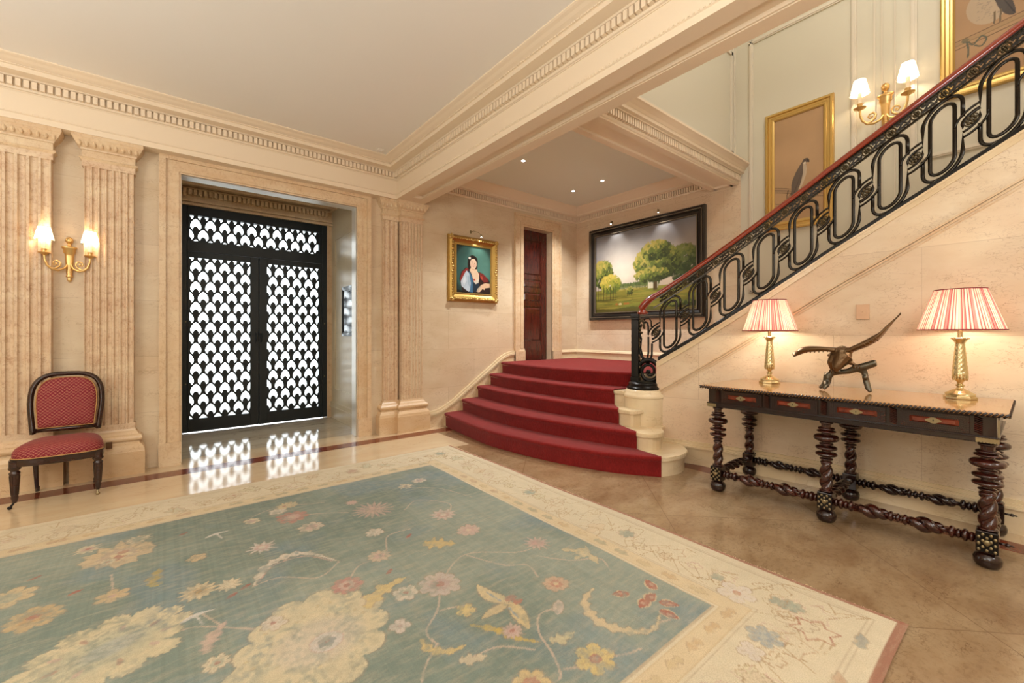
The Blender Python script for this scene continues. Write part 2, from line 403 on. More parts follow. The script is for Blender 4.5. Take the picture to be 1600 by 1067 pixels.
while y > -.4:
    b.box(XB0-.026, XB0-.018, y-.011, y, ZB+.052, ZB+.061); b.box(XB0-.166, XB0-.156, y-.024, y, 3.303, 3.311); y -= .030
b.build('trim_8', M['plaster'], **S)
# casing of the opening
def casing(x0, x1, z1, yf, w, base, outp=.045):
    bb = MB()
    steps = [(0, .016, .020), (.016, .055, .032), (.055, .115, .024), (.115, w, outp)]
    for a, c, d in steps:
        bb.box(x0-c, x0-a, yf-d, yf+.01, 0.22 if base else 0, z1+c); bb.box(x1+a, x1+c, yf-d, yf+.01, .22 if base else 0, z1+c); bb.box(x0-a, x1+a, yf-d, yf+.01, z1+a, z1+c)
    bb.box(x0-w-.004, x0, yf-outp-.008, yf+.01, 0, .22); bb.box(x1, x1+w+.004, yf-outp-.008, yf+.01, 0, .22)
    return bb
casing(OX0, OX1, OZ, YW, .165, True).build('trim_9', M['stone_trim'], **S)
# fluted pilasters
def flute_plan(x0, x1, yf, yb, n, r_gap=.24):
    w = x1-x0; pitch = w/n; fl = pitch*(1-r_gap); P = [(x0, yb), (x0, yf)]
    for i in range(n):
        c = x0+pitch*(i+.5)
        for k in range(9):
            a = PI*k/8; P.append((c-fl/2*math.cos(a), yf+fl*.42*math.sin(a)))
    P += [(x1, yf), (x1, yb)]; return P
def pilaster(idx, x0, x1, yf, yb, n, z0=.44, z1=2.745, ztop=2.94, cap_proj=.045, wide=True):
    bb = MB(); P = flute_plan(x0+.012, x1-.012, yf, yb, n)
    bb.prism(P[::-1], z0+.05, z1-.06, 2)
    bb.rings(x0, x1, yf, yb, [(0, z0-.06), (0, z0+.05)]); bb.rings(x0, x1, yf, yb, [(0, z1-.06), (0, z1)])
    bb.build('trim_%d' % idx, M['stone_pink'], **S)
    bb = MB(); q = cap_proj
    bb.rings(x0, x1, yf, yb, [(0, z1-.01), (.012, z1), (.018, z1+.008), (.012, z1+.018), (0, z1+.02), (0, z1+.075), (.008, z1+.08), (.010, z1+.092), (.018, z1+.1), (.034, z1+.122), (.048, z1+.15), (.052, z1+.16), (.056, z1+.165), (.056, ztop)])
    k = max(3, int((x1-x0)/.042))
    for i in range(k+1):
        xx = x0-.01+(x1-x0+.02)*(i/k); bb.ell((xx, yf-.033, z1+.125), (.013, .016, .027), 8, 6)
    bb.build('trim_%d' % (idx+1), M['stone_trim'], **S)
    bb = MB()
    bb.rings(x0, x1, yf, yb, [(.068, 0), (.068, .205), (.066, .21), (.062, .235), (.045, .262), (.03, .275), (.028, .29)]+[(.026+.024*math.sin(PI*t/6), .292+.052*(1-math.cos(PI*t/6))/2*1.15) for t in range(7)]+[(.02, .36), (.014, .372), (.004, .385), (0, .40)])
    bb.build('trim_%d' % (idx+2), M['stone_base'], **S)
pilaster(10, -1.20, -.728, 5.12, YW, 7, z0=.40)
pilaster(13, -.56, -.218, 5.12, YW, 7, z0=.40)
pilaster(16, 2.31, 2.625, 5.09, YW, 7, z0=.36)
pilaster(19, 2.10, 2.31, 5.15, YW, 3, z0=.36)
# infill base between the two left pilasters
b = MB(); b.box(-.73, -.56, 5.16, YW, 0, .36); b.build('trim_22', M['stone_base'], **S)
# small relief of three rings
for k, x in enumerate((-.206, 2.02)):
    b = MB(); w = .125 if k == 0 else .07; n = 3 if k == 0 else 2
    for z in (.845, .935): b.box(x, x+w, YW-.004, YW+.004, z, z+.006)
    for i in range(n):
        cx = x+w*(i+.5)/n; b.tube([(cx+.017*math.cos(a), YW-.001, .893+.017*math.sin(a)) for a in np.linspace(0, 2*PI, 17)[:-1]], .0035, 6, True)
    b.build('trim_%d' % (23+k), M['stone_y'], **S)

# ---- vestibule
VX = 1.93; DY = 6.72
M['vest_wall'] = marble('vestibule_wall', lin('#cdbd9d'), lin('#bfae90'), lin('#96825f'), .3, .3, None)
b = MB(); b.box(VX, VX+.1, 5.38, 6.9, 0, 3.3); b.build('wall_vestibule_right', M['vest_wall'], **S)
b = MB(); b.box(-.22, -.12, 5.38, 6.9, 0, 3.3); b.build('wall_vestibule_left', M['vest_wall'], **S)
b = MB(); b.box(-.22, 2.03, 5.38, 6.9, 3.2, 3.3); b.build('ceiling', M['ceiling'], **S)
b = MB(); b.box(-.12, .15, DY-.04, 6.92, 0, 3.2); b.box(1.865, VX, DY-.04, 6.92, 0, 3.2); b.box(.15, 1.865, DY-.04, 6.92, 2.86, 3.2); b.build('wall_vestibule_front', M['stone_trim'], **S)
b = MB(); b.box(4.1, 5.3, YP+.25, YP+.3, 0, 3.5); b.box(4.37, 5.0, YP, YP+.26, 0, .815); b.build('door_light_seal', M['door_wood'], **S)  # unseen backing added to stop outside light leaking round the inner door
b = MB(); 
for (a, c, z0, z1) in ((-.12, VX, 2.86, 2.885), (-.12, VX, 2.905, 2.93), (-.12, VX, 3.06, 3.075)): b.box(a, c, DY-.075, DY-.03, z0, z1)
b.box(-.12, VX, DY-.16, DY-.03, 3.09, 3.2)
x = -.1
while x < VX-.06: b.box(x, x+.032, DY-.105, DY-.04, 2.985, 3.05); x += .052
b.box(1.90, VX, 5.38, DY, 3.07, 3.2); b.box(1.88, VX, 5.38, DY, 3.12, 3.2)
b.box(1.87, 1.885, DY-.06, DY-.03, 0, 2.86)
b.build('trim_25', M['stone_trim'], **S)
b = MB()    # panel moulding and skirting on the vestibule wall
b.box(VX-.012, VX, 5.4, DY, 0, .16); b.box(VX-.03, VX, 5.4, DY, .16, .18); b.box(VX-.02, VX, 5.4, DY, .18, .24)
for z in (.42, 2.62): b.box(VX-.014, VX, 5.5, 6.5, z, z+.025)
for y in (5.5, 6.475): b.box(VX-.014, VX, y, y+.025, .42, 2.64)
b.build('trim_26', M['vest_wall'], **S)

# ---- street door with its grilles
door = empty('door_1', (1.0, DY, 0), kind='structure', world=True)
b = MB(); FX0, FX1 = .152, 1.862
b.box(.10, .201, DY-.03, DY+.05, 0.013, 2.9); b.box(1.80, 1.90, DY-.03, DY+.05, .013, 2.9); b.box(.201, 1.80, DY-.03, DY+.05, 2.745, 2.9); b.box(.201, 1.80, DY-.03, DY+.05, 2.29, 2.424); b.box(.150, .215, DY+.036, DY+.055, .012, 2.32); b.box(1.79, 1.85, DY+.036, DY+.055, .012, 2.32); b.box(.201, .224, DY-.03, DY+.05, 2.424, 2.745); b.box(1.756, 1.80, DY-.03, DY+.05, 2.424, 2.745)
b.build('door_frame', M['bronze_door'], door, bevel=.004)
HOLE = [(0,-.003),(.010,-.009),(.021,-.018),(.038,-.039),(.050,-.064),(.0560,-.092),(.0535,-.114),(.044,-.131),(.034,-.141),(.0285,-.136),(.032,-.126),(.024,-.121),(.026,-.111),(.016,-.109),(.015,-.100),(.006,-.100),(0,-.093)]
HOLE = HOLE+[(-x, z) for x, z in HOLE[-2:0:-1]]
def clip(poly, ax, lim, keep_gt):
    out = []; n = len(poly)
    ins = lambda p: (p[ax] >= lim) if keep_gt else (p[ax] <= lim)
    for i in range(n):
        a, c = poly[i], poly[(i+1)%n]
        if ins(a): out.append(a)
        if ins(a) != ins(c):
            t = (lim-a[ax])/(c[ax]-a[ax]); out.append((a[0]+t*(c[0]-a[0]), a[1]+t*(c[1]-a[1])))
    return out
def grille(x0, x1, z0, z1, xc, zpk, depth=.018):
    cu = bpy.data.curves.new('grille', 'CURVE'); cu.dimensions = '2D'; cu.fill_mode = 'BOTH'; cu.extrude = depth/2
    def spl(pts):
        s = cu.splines.new('POLY'); s.points.add(len(pts)-1)
        for q, p in zip(s.points, pts): q.co = (p[0], p[1], 0, 1)
        s.use_cyclic_u = True
    e = .012; spl([(x0-e, z0-e), (x1+e, z0-e), (x1+e, z1+e), (x0-e, z1+e)])
    nr = int((z1-z0)/.13)+3
    for r in range(-1, nr):
        zz = zpk-.1303*r
        for i in range(-2, int((x1-x0)/.153)+4):
            cx = xc+.153*i+(.0765 if r % 2 else 0)
            p = [(cx+a, zz+c) for a, c in HOLE]
            if max(a for a, c in p) < x0 or min(a for a, c in p) > x1 or max(c for a, c in p) < z0 or min(c for a, c in p) > z1: continue
            for ax, lim, g in ((0, x0, True), (0, x1, False), (1, z0, True), (1, z1, False)):
                if len(p) > 2: p = clip(p, ax, lim, g)
            if len(p) < 3: continue
            ar = abs(sum(p[k][0]*p[(k+1)%len(p)][1]-p[(k+1)%len(p)][0]*p[k][1] for k in range(len(p))))/2
            if ar > .00025: spl(p)
    o = bpy.data.objects.new('tmp', cu); COL.objects.link(o)
    dg = bpy.context.evaluated_depsgraph_get(); me = bpy.data.meshes.new_from_object(o.evaluated_get(dg))
    vs = [tuple(v.co) for v in me.vertices]; fs = [tuple(p.vertices) for p in me.polygons]
    bpy.data.objects.remove(o); bpy.data.meshes.remove(me); bpy.data.curves.remove(cu)
    g = MB(); g.add([(x, DY-z, y) for x, y, z in vs], fs); return g
b = grille(.224, 1.756, 2.424, 2.745, .289, 2.745-.035)
b.build('transom_grille', M['bronze_door'], door)
MB().box(.21, 1.77, DY+.02, DY+.028, 2.41, 2.76).build('glass_pane', M['glass'], door)
for (x0, x1, gx0, gx1, cx) in ((.203, .978, .224, .882, .289), (.984, 1.798, 1.08, 1.756, 1.691-.153*4)):
    f = MB(); yy0, yy1 = DY-.02, DY+.035
    f.box(x0, gx0, yy0, yy1, .013, 2.287); f.box(gx1, x1, yy0, yy1, .013, 2.287); f.box(gx0, gx1, yy0, yy1, 2.215, 2.287); f.box(gx0, gx1, yy0, yy1, .013, .174)
    lf = f.build('door_leaf', M['bronze_door'], door, bevel=.003)
    grille(gx0, gx1, .174, 2.215, cx, 2.215-.035).build('grille', M['bronze_door'], lf)
    MB().box(gx0-.01, gx1+.01, DY+.02, DY+.026, .165, 2.225).build('glass_pane', M['glass'], lf)
    if x0 > .5: MB().box(.965, .998, yy1, yy1+.012, .013, 2.287).build('astragal', M['bronze_door'], lf)
    hx = .955 if x0 < .5 else 1.01
    h = MB(); h.box(hx-.012, hx+.012, DY-.03, DY-.018, 1.10, 1.30); h.tube([(hx, DY-.02, 1.14), (hx, DY-.06, 1.14), (hx, DY-.06, 1.26), (hx, DY-.02, 1.26)], .007, 8)
    h.build('door_handle', M['bronze_door'], lf)
    sc = MB()
    for z in (.62, 1.40): sc.ell((.185 if x0 < .5 else 1.83, DY-.031, z), (.008, .006, .008), 8, 5)
    sc.build('bolt', M['brass_plate'], lf)
# pavement and parapet outside
b = MB(); b.box(-6, 8, 6.92, 12, -.15, -.02); b.build('floor', newmat('pavement', (.55,.55,.53), .8), **S)

# ---- stair foot walls
DX0, DX1, DZ = 4.37, 5.0, 2.94
b = MB(); b.box(XB0+.2, DX0, YP, YP+.25, 0, 3.5); b.box(DX1, XF+.1, YP, YP+.25, 0, 3.5); b.box(DX0, DX1, YP, YP+.25, DZ, 3.5); b.build('wall_stair_end', M['stone_y'], **S)
b = MB(); b.box(XF, XF+.1, YL-.08, YP+.2, 0, 3.405); b.build('wall_far', M['stone_x'], **S)
b = MB(); b.box(XF, XF+.1, YMIN, YL-.08, 0, ZT); b.box(XF, XF+.1, YL-.08, YP+.2, 3.405, ZT); b.build('wall_far_upper', M['panel'], **S)
b = MB(); b.box(XB1-.01, XF+.02, YL, YL+.2, 3.2, ZT); b.build('wall_over_landing', M['panel'], **S)
M['ceiling_cooled'] = newmat('ceiling_bounce_offset', lin('#e9ede2'), .7)  # ceiling colour cooled here to offset red light bounced off the carpet
b = MB(); b.box(XB1-.01, XF-.001, YL+.05, 5.2, ZL, ZL+.1); b.build('ceiling', M['ceiling_cooled'], **S)
b = MB(); b.box(XB0, XF+.1, YMIN-.1, YL+.2, ZT, ZT+.1); b.build('ceiling', M['ceiling'], **S)
# landing edge beam
b = MB(); b.box(XB1-.01, XF, YL-.04, 2.70, 3.15, ZL+.02)
b.box(XB1, XF, YL-.04, YL+.03, 3.125, 3.16); b.box(XB1, XF, 2.63, 2.70, 3.125, 3.16); b.box(XF-.08, XF, YL, 2.65, 3.125, 3.16)
b.build('trim_27', M['plaster'], **S)
lp = [(0,3.14),(.01,3.145),(.014,3.16),(.014,3.235),(.05,3.24),(.056,3.25),(.085,3.255),(.085,3.285),(.092,3.29),(.105,3.31),(.135,3.335),(.15,3.345),(.15,3.365),(.06,3.375),(.05,3.40),(0,3.41)]
b = MB(); b.sweep([(XF, YL-.04), (XB1, YL-.04)], lp)
x = XF-.03
while x > XB1: b.box(x-.022, x, YL-.04-.05, YL-.045, 3.165, 3.232); x -= .036
b.build('trim_28', M['plaster'], **S)
ip = [(0,3.18),(.01,3.185),(.014,3.195),(.014,3.265),(.05,3.268),(.055,3.275),(.075,3.28),(.075,3.31),(.083,3.315),(.10,3.335),(.135,3.375),(.155,3.40),(.16,ZL),(0,ZL)]
b = MB(); b.sweep([(XF, 2.70), (XF, YP), (XB1, YP)], ip)
x = XF-.05
while x > XB1: b.box(x-.020, x, YP-.048, YP-.01, 3.20, 3.262); x -= .036
y = YP-.05
while y > 2.72: b.box(XF-.048, XF-.01, y-.020, y, 3.20, 3.262); y -= .036
b.sweep([(XB1, 2.70), (XF, 2.70)], [(0,3.15),(.008,3.16),(.02,3.17),(.02,3.19),(0,3.2)])
b.sweep([(XB1, YP), (XB1, 2.70)], [(0,3.30),(.02,3.32),(.05,3.38),(.08,3.40),(.08,ZL),(0,ZL)])
b.build('trim_29', M['plaster'], **S)
# casing of inner door
b = MB()
for a, c, d in ((0, .03, .015), (.03, .075, .03), (.075, .155, .022), (.155, .19, .04)):
    b.box(DX0-c, DX0-a, YP-d, YP+.01, .82, DZ+c); b.box(DX1+a, DX1+c, YP-d, YP+.01, .82, DZ+c); b.box(DX0-a, DX1+a, YP-d, YP+.01, DZ+a, DZ+c)
b.rings(DX0-.11, DX0+.0, YP-.03, YP+.01, [(.012, .80), (.012, .98), (.006, .99), (0, 1.01), (0, 1.02)])
for x in (DX0-.19, DX1+.0): b.box(x, x+.19, YP-.045, YP, .80, .97)
b.build('trim_30', M['stone_trim'], **S)
d2 = empty('door_2', (4.7, YP+.12, .82), kind='structure', world=True)
b = MB(); yy = YP+.13
b.box(DX0, DX1, yy+.012, yy+.045, .82, DZ)
panels = [(2.20, 2.80), (1.99, 2.14), (1.77, 1.93), (1.12, 1.70)]
zs = [.82]+[v for p in panels[::-1] for v in p]+[DZ]
lft, rgt = DX0+.10, DX1-.12
b.box(DX0, lft, yy, yy+.02, .82, DZ); b.box(rgt, DX1, yy, yy+.02, .82, DZ)
for i in range(0, len(zs), 2): b.box(lft, rgt, yy, yy+.02, zs[i], zs[i+1])
leaf = b.build('door_leaf', M['door_wood'], d2, bevel=.003)
for z0, z1 in panels:
    c = MB(); c.add([(lft+.02, yy+.012, z0+.02), (rgt-.02, yy+.012, z0+.02), (rgt-.02, yy+.012, z1-.02), (lft+.02, yy+.012, z1-.02), (lft+.045, yy, z0+.04), (rgt-.045, yy, z0+.04), (rgt-.045, yy, z1-.04), (lft+.045, yy, z1-.04)], [(4,5,6,7),(0,1,5,4),(1,2,6,5),(2,3,7,6),(3,0,4,7)])
    c.build('door_panel', M['door_wood'], leaf)
# skirting with the slope along the stair-end wall
def ribbon(pts, w, th, yf):    # raised moulding along a polyline on a wall facing -y
    bb = MB()
    for lo, hi, pr in ((0, .03, .022), (.03, .055, .034), (.055, w, .018)):
        vs = []; n = len(pts)
        for i in range(n):
            a = Vector(pts[max(i-1,0)]); c = Vector(pts[min(i+1,n-1)]); t = (c-a).normalized(); nn = Vector((-t.y, t.x))
            p = Vector(pts[i])
            for o in (lo, hi):
                q = p-nn*o; vs += [(q.x, yf, q.y), (q.x, yf-pr, q.y)]
        fs = []
        for i in range(n-1):
            k = i*4; m = k+4
            fs += [(k, k+1, m+1, m), (k+1, k+3, m+3, m+1), (k+3, k+2, m+2, m+3)]
        bb.add(vs, fs+[(0,2,3,1), (4*n-4, 4*n-3, 4*n-1, 4*n-2)])
    return bb
sk = [(2.68,.215),(2.80,.222),(2.88,.245),(3.06,.335),(3.43,.585),(3.77,.815),(3.90,.905),(3.98,.945),(4.06,.972),(4.18,.99)]
ribbon(sk, .085, .03, YP).build('trim_31', M['stone_pale'], **S)
b = MB(); b.prism([(2.68,0),(4.185,0),(4.185,.95)]+[(x, z-.06) for x, z in sk[::-1][1:]], YP-.012, YP+.005, 1); b.build('baseboard_stair', M['stone_trim'], **S)
skp = [(0,0),(.014,0),(.014,.105),(.03,.11),(.032,.12),(.022,.128),(.02,.14),(.012,.15),(0,.155)]
b = MB(); b.sweep([(XF, 2.0), (XF, YP), (5.19, YP)], [(p, z+.82) for p, z in skp]); b.build('baseboard_landing', M['stone_pale'], **S)

# ---- string wall under the rail (follows the rail's plan curve)
SWE = 2.20
def zwall(s): return RC(s)[2]-.322
ss = list(np.linspace(-3.6, SWE, 80)); b = MB(); vs = []
for s in ss:
    z = zwall(s)
    for off, zz in ((.055, 0), (.055, z), (-.055, z), (-.055, 0)): q = RP(s, 0, off); vs.append((q[0], q[1], zz))
n = len(ss); fs = []
for i in range(n-1):
    for j in range(3): fs.append((i*4+j, (i+1)*4+j, (i+1)*4+j+1, i*4+j+1))
fs += [(0,1,2,3), (4*n-4, 4*n-1, 4*n-2, 4*n-3)]
b.add(vs, fs); b.build('wall_right', M['stone_x'], **S)
def railstrip(z0, z1, o0, o1, s0=-3.6, s1=2.20, k=80, absz=None):
    bb = MB(); vs = []
    for s in np.linspace(s0, s1, k):
        for off, zz in ((o0, z0), (o1, z0), (o1, z1), (o0, z1)):
            q = RP(s, 0, off); vs.append((q[0], q[1], zz if absz else q[2]+zz))
    m = k; fs = [(i*4+j, (i+1)*4+j, (i+1)*4+(j+1)%4, i*4+(j+1)%4) for i in range(m-1) for j in range(4)]+[(3,2,1,0), (4*m-4, 4*m-3, 4*m-2, 4*m-1)]
    bb.add(vs, fs); return bb
b = railstrip(-.322, -.305, -.06, .066); q = railstrip(-.362, -.350, .05, .068); b.add(q.v, q.f); q = railstrip(-.350, -.322, .05, .061); b.add(q.v, q.f)
b.build('trim_32', M['stone_pale'], **S)
b = railstrip(-.636, -.622, .05, .067); q = railstrip(-.614, -.600, .05, .071); b.add(q.v, q.f); q = railstrip(-.658, -.650, .05, .060); b.add(q.v, q.f); b.build('trim_33', M['stone_trim'], **S)
b = railstrip(0, .155, .05, .085, absz=1); q = railstrip(.155, .172, .05, .105, absz=1); b.add(q.v, q.f); q = railstrip(.172, .188, .05, .092, absz=1); b.add(q.v, q.f); q = railstrip(.188, .212, .05, .072, absz=1); b.add(q.v, q.f)
b.build('baseboard_right', M['stone_pale'], **S)

# ---- curved steps
C = {1: [(2.93,5.10),(2.86,4.60),(2.79,3.93),(2.82,3.49),(2.89,3.06),(2.985,2.71),(3.115,2.37),(3.335,2.05)],
     2: [(3.20,5.10),(3.10,4.33),(3.08,3.79),(3.13,3.32),(3.205,2.93),(3.28,2.62),(3.375,2.33)],
     3: [(3.46,5.10),(3.38,4.28),(3.375,3.68),(3.43,3.14),(3.505,2.63)],
     4: [(3.68,5.10),(3.585,4.41),(3.56,3.76),(3.58,3.26),(3.655,2.80)],
     5: [(3.90,5.10),(3.80,4.45),(3.745,3.88),(3.765,3.45),(3.85,3.00),(3.93,2.75)]}
ENDS = {1: [(3.42,2.01),(3.52,1.985),(3.62,1.99),(3.72,2.02),(3.81,2.075),(3.875,2.15),(3.915,2.25),(3.93,2.36)],
        2: [(3.385,2.27),(3.415,2.21),(3.47,2.18),(3.54,2.175),(3.62,2.195),(3.68,2.235),(3.74,2.29)],
        3: [(3.515,2.50),(3.56,2.46),(3.68,2.45)], 4: [(3.665,2.68),(3.68,2.66),(3.75,2.6)], 5: [(3.96,2.6),(4.0,2.45)]}
CLOSE = {k: [(4.1, 2.42), (5.58, 2.42), (5.58, YP-.001)] for k in C}
ZS = {1: .170, 2: .332, 3: .494, 4: .656, 5: .818}
def resample(pts, n):
    P = np.array(pts, float); # smooth by catmull-rom
    out = []
    for i in range(len(P)-1):
        p0 = P[max(i-1,0)]; p1 = P[i]; p2 = P[i+1]; p3 = P[min(i+2, len(P)-1)]
        for t in np.linspace(0, 1, 12, endpoint=False):
            out.append(.5*((2*p1)+(-p0+p2)*t+(2*p0-5*p1+4*p2-p3)*t*t+(-p0+3*p1-3*p2+p3)*t**3))
    out.append(P[-1]); Q = np.array(out); d = np.concatenate([[0], np.cumsum(np.hypot(*np.diff(Q, axis=0).T))])
    u = np.linspace(0, d[-1], n); return np.stack([np.interp(u, d, Q[:,0]), np.interp(u, d, Q[:,1])], 1)
def offs(Q, d):     # offset into the step (+) or out of it (-)
    T = np.gradient(Q, axis=0); T /= np.linalg.norm(T, axis=1)[:, None]; Nn = np.stack([-T[:,1], T[:,0]], 1)
    return Q+Nn*d
steps_root = empty('stone_staircase', (3.4, 3.6, 0), 'pale stone staircase with five fanning steps and a round drum at its right end', 'staircase', world=True)
for k in C:
    Q = resample(C[k]+ENDS[k], 60); z = ZS[k]
    ins = offs(Q, .028); close = CLOSE[k]
    b = MB(); b.prism([tuple(p) for p in ins]+close, 0, z-.03, 2); b.prism([tuple(p) for p in offs(Q, .004)]+close, z-.032, z-.006, 2)
    b.prism([tuple(p) for p in offs(Q, .010)]+close, z-.006, z, 2)
    b.build('step', M['stone_pale'], steps_root)
# steps of the upper flight behind the string wall
b = MB(); y = 2.28; z = .76
for i in range(15):
    z += .1645
    if z > zwall(float(np.interp(y-.2675, _ys, _s)))-.12 or True: b.box(Xr(y)+.07, XF-.001, y-.2675, y, z-.30, z)
    y -= .2675
b.build('upper_flight', M['stone_pale'], steps_root)
# the red carpet
n = 44; rows = []
CQ = {k: resample([p if p[1] < 5.05 else (p[0]-.0, 5.045) for p in C[k]], n) for k in C}
def lift(Q, d): return offs(Q, d)
lay = []
for k in (1,2,3,4,5):
    zb = 0.0 if k == 1 else ZS[k-1]+.014; z = ZS[k]+.014; Q = CQ[k]
    lay += [(lift(Q, .010), zb+.002), (lift(Q, .008), z-.055), (lift(Q, -.004), z-.042), (lift(Q, -.013), z-.022), (lift(Q, -.008), z-.008), (lift(Q, .008), z)]
    if k < 5: lay += [(CQ[k+1]*.5+Q*.5, z+.001), (lift(CQ[k+1], .004), z)]
vs = []; 
for Q, z in lay: vs += [(p[0], p[1], z) for p in Q]
fs = [(j*n+i, (j+1)*n+i, (j+1)*n+i+1, j*n+i+1) for j in range(len(lay)-1) for i in range(n-1)]
b = MB(); b.add(vs, fs); last = [(p[0], p[1]) for p in lift(CQ[5], .008)]
z = ZS[5]+.014
b.add([(x, y, z) for x, y in last+[(4.12,2.45),(5.585,2.45),(5.585,5.045)]], [tuple(range(n+3))])
# thickness edges: side skirts
for e in (0, n-1):
    top = [(lay[j][0][e], lay[j][1]) for j in range(len(lay))]; base = len(b.v)
    vv = []
    for j, (p, zz) in enumerate(top):
        q = lift(CQ[min(5, j//8+1)], .03)[e]; vv += [(p[0], p[1], zz), (max(p[0], q[0]) if e == 0 else p[0]+.01, p[1]+(.0 if e == 0 else .012), zz-.014)]
    b.add(vv, [(2*j, 2*j+1, 2*j+3, 2*j+2) for j in range(len(top)-1)])
b.build('stair_carpet', M['carpet'], smooth=True, auto=50, label='deep red fitted carpet covering the five curved steps and landing', cat='carpet', loc=(3.4, 3.6, 0))
# drum that carries the newel
DC = (3.845, 2.565)
b = MB(); b.lathe([(.205,.15),(.205,.60),(.212,.606),(.214,.622),(.208,.636),(.196,.645),(.190,.662),(.182,.676),(.17,.682),(0,.682)], (*DC, 0), 48)
b.build('drum_pedestal', M['stone_pale'], steps_root, smooth=True, auto=40)

# ---- panel mouldings on the painted walls
def frame_x(x, y0, y1, z0, z1, w=.045, d=.018):
    bb = MB()
    for (a, c, e, f) in ((y0, y1, z1-w, z1), (y0, y1, z0, z0+w), (y0, y0+w, z0, z1), (y1-w, y1, z0, z1)):
        bb.box(x-d, x, a, c, e, f)
        g = w*.3; 
        bb.box(x-d-.008, x, a+g if c-a <= w+1e-6 else a, c-g if c-a <= w+1e-6 else c, e+g if f-e <= w+1e-6 else e, f-g if f-e <= w+1e-6 else f)
    return bb
i = 34
for y0, y1, z0, z1 in ((1.18, 2.235, 1.75, 4.85), (-2.6, .765, 2.9, 5.9), (.80, 1.10, 2.2, 5.9)):
    if i == 36: b = MB(); b.box(XF-.012, XF, 1.03, 1.045, 2.0, 5.9); b.box(XF-.012, XF, .975, .985, 2.0, 5.9); b.box(XF-.012, XF, .875, .885, 2.0, 5.9)
    else: b = frame_x(XF, y0, y1, z0, z1)
    b.build('trim_%d' % i, M['panel_trim'], **S); i += 1
b = MB(); x0, x1 = 2.9, XF-.07; z0, z1 = 3.50, 4.78
for (a, c, e, f) in ((x0, x1, z1-.04, z1), (x0, x1, z0, z0+.04), (x0, x0+.04, z0, z1), (x1-.04, x1, z0, z1)): b.box(a, c, YL-.02, YL, e, f)
b.box(XF-.05, XF, YL-.02, YL, 3.4, ZT); b.build('trim_37', M['panel_trim'], **S)
# downlights and small vent
for x, y in ((3.47,4.05),(4.79,4.43),(4.79,3.87)):
    r = empty('ceiling_downlight', (x, y, ZL)); 
    MB().lathe([(.024,-.004),(.036,-.004),(.038,0),(.024,0)], seg=20).build('trim_ring', M['white_metal'], r)
    MB().lathe([(0,-.007),(.023,-.007),(.023,-.004),(0,-.004)], seg=16).build('lens', M['spotlens'], r)
    tag(r, {4.05: 'lit round ceiling downlight nearest the big beam', 4.43: 'lit round ceiling downlight nearest the mahogany door', 3.87: 'lit round ceiling downlight closest to the landscape painting'}[y], 'downlight', 'downlights over the landing')
    light('downlight_beam', 'SPOT', (x, y, ZL-.03), 135, (.96,.99,1), .03, (0,0,0), 1.9, .7)
b = MB(); b.box(-.035,.035,-.035,.035,-.008,0); v = b.build('ceiling_vent', M['white_metal'], bevel=.003, label='tiny square white vent on the hall ceiling in the cornice corner', cat='vent'); v.location = (1.90, 4.74, ZC-.001)
g = MB(); 
for k in range(4): g.box(-.025,.025,-.022+.012*k,-.016+.012*k,-.011,-.008)
g.build('grille', M['ceiling'], v)

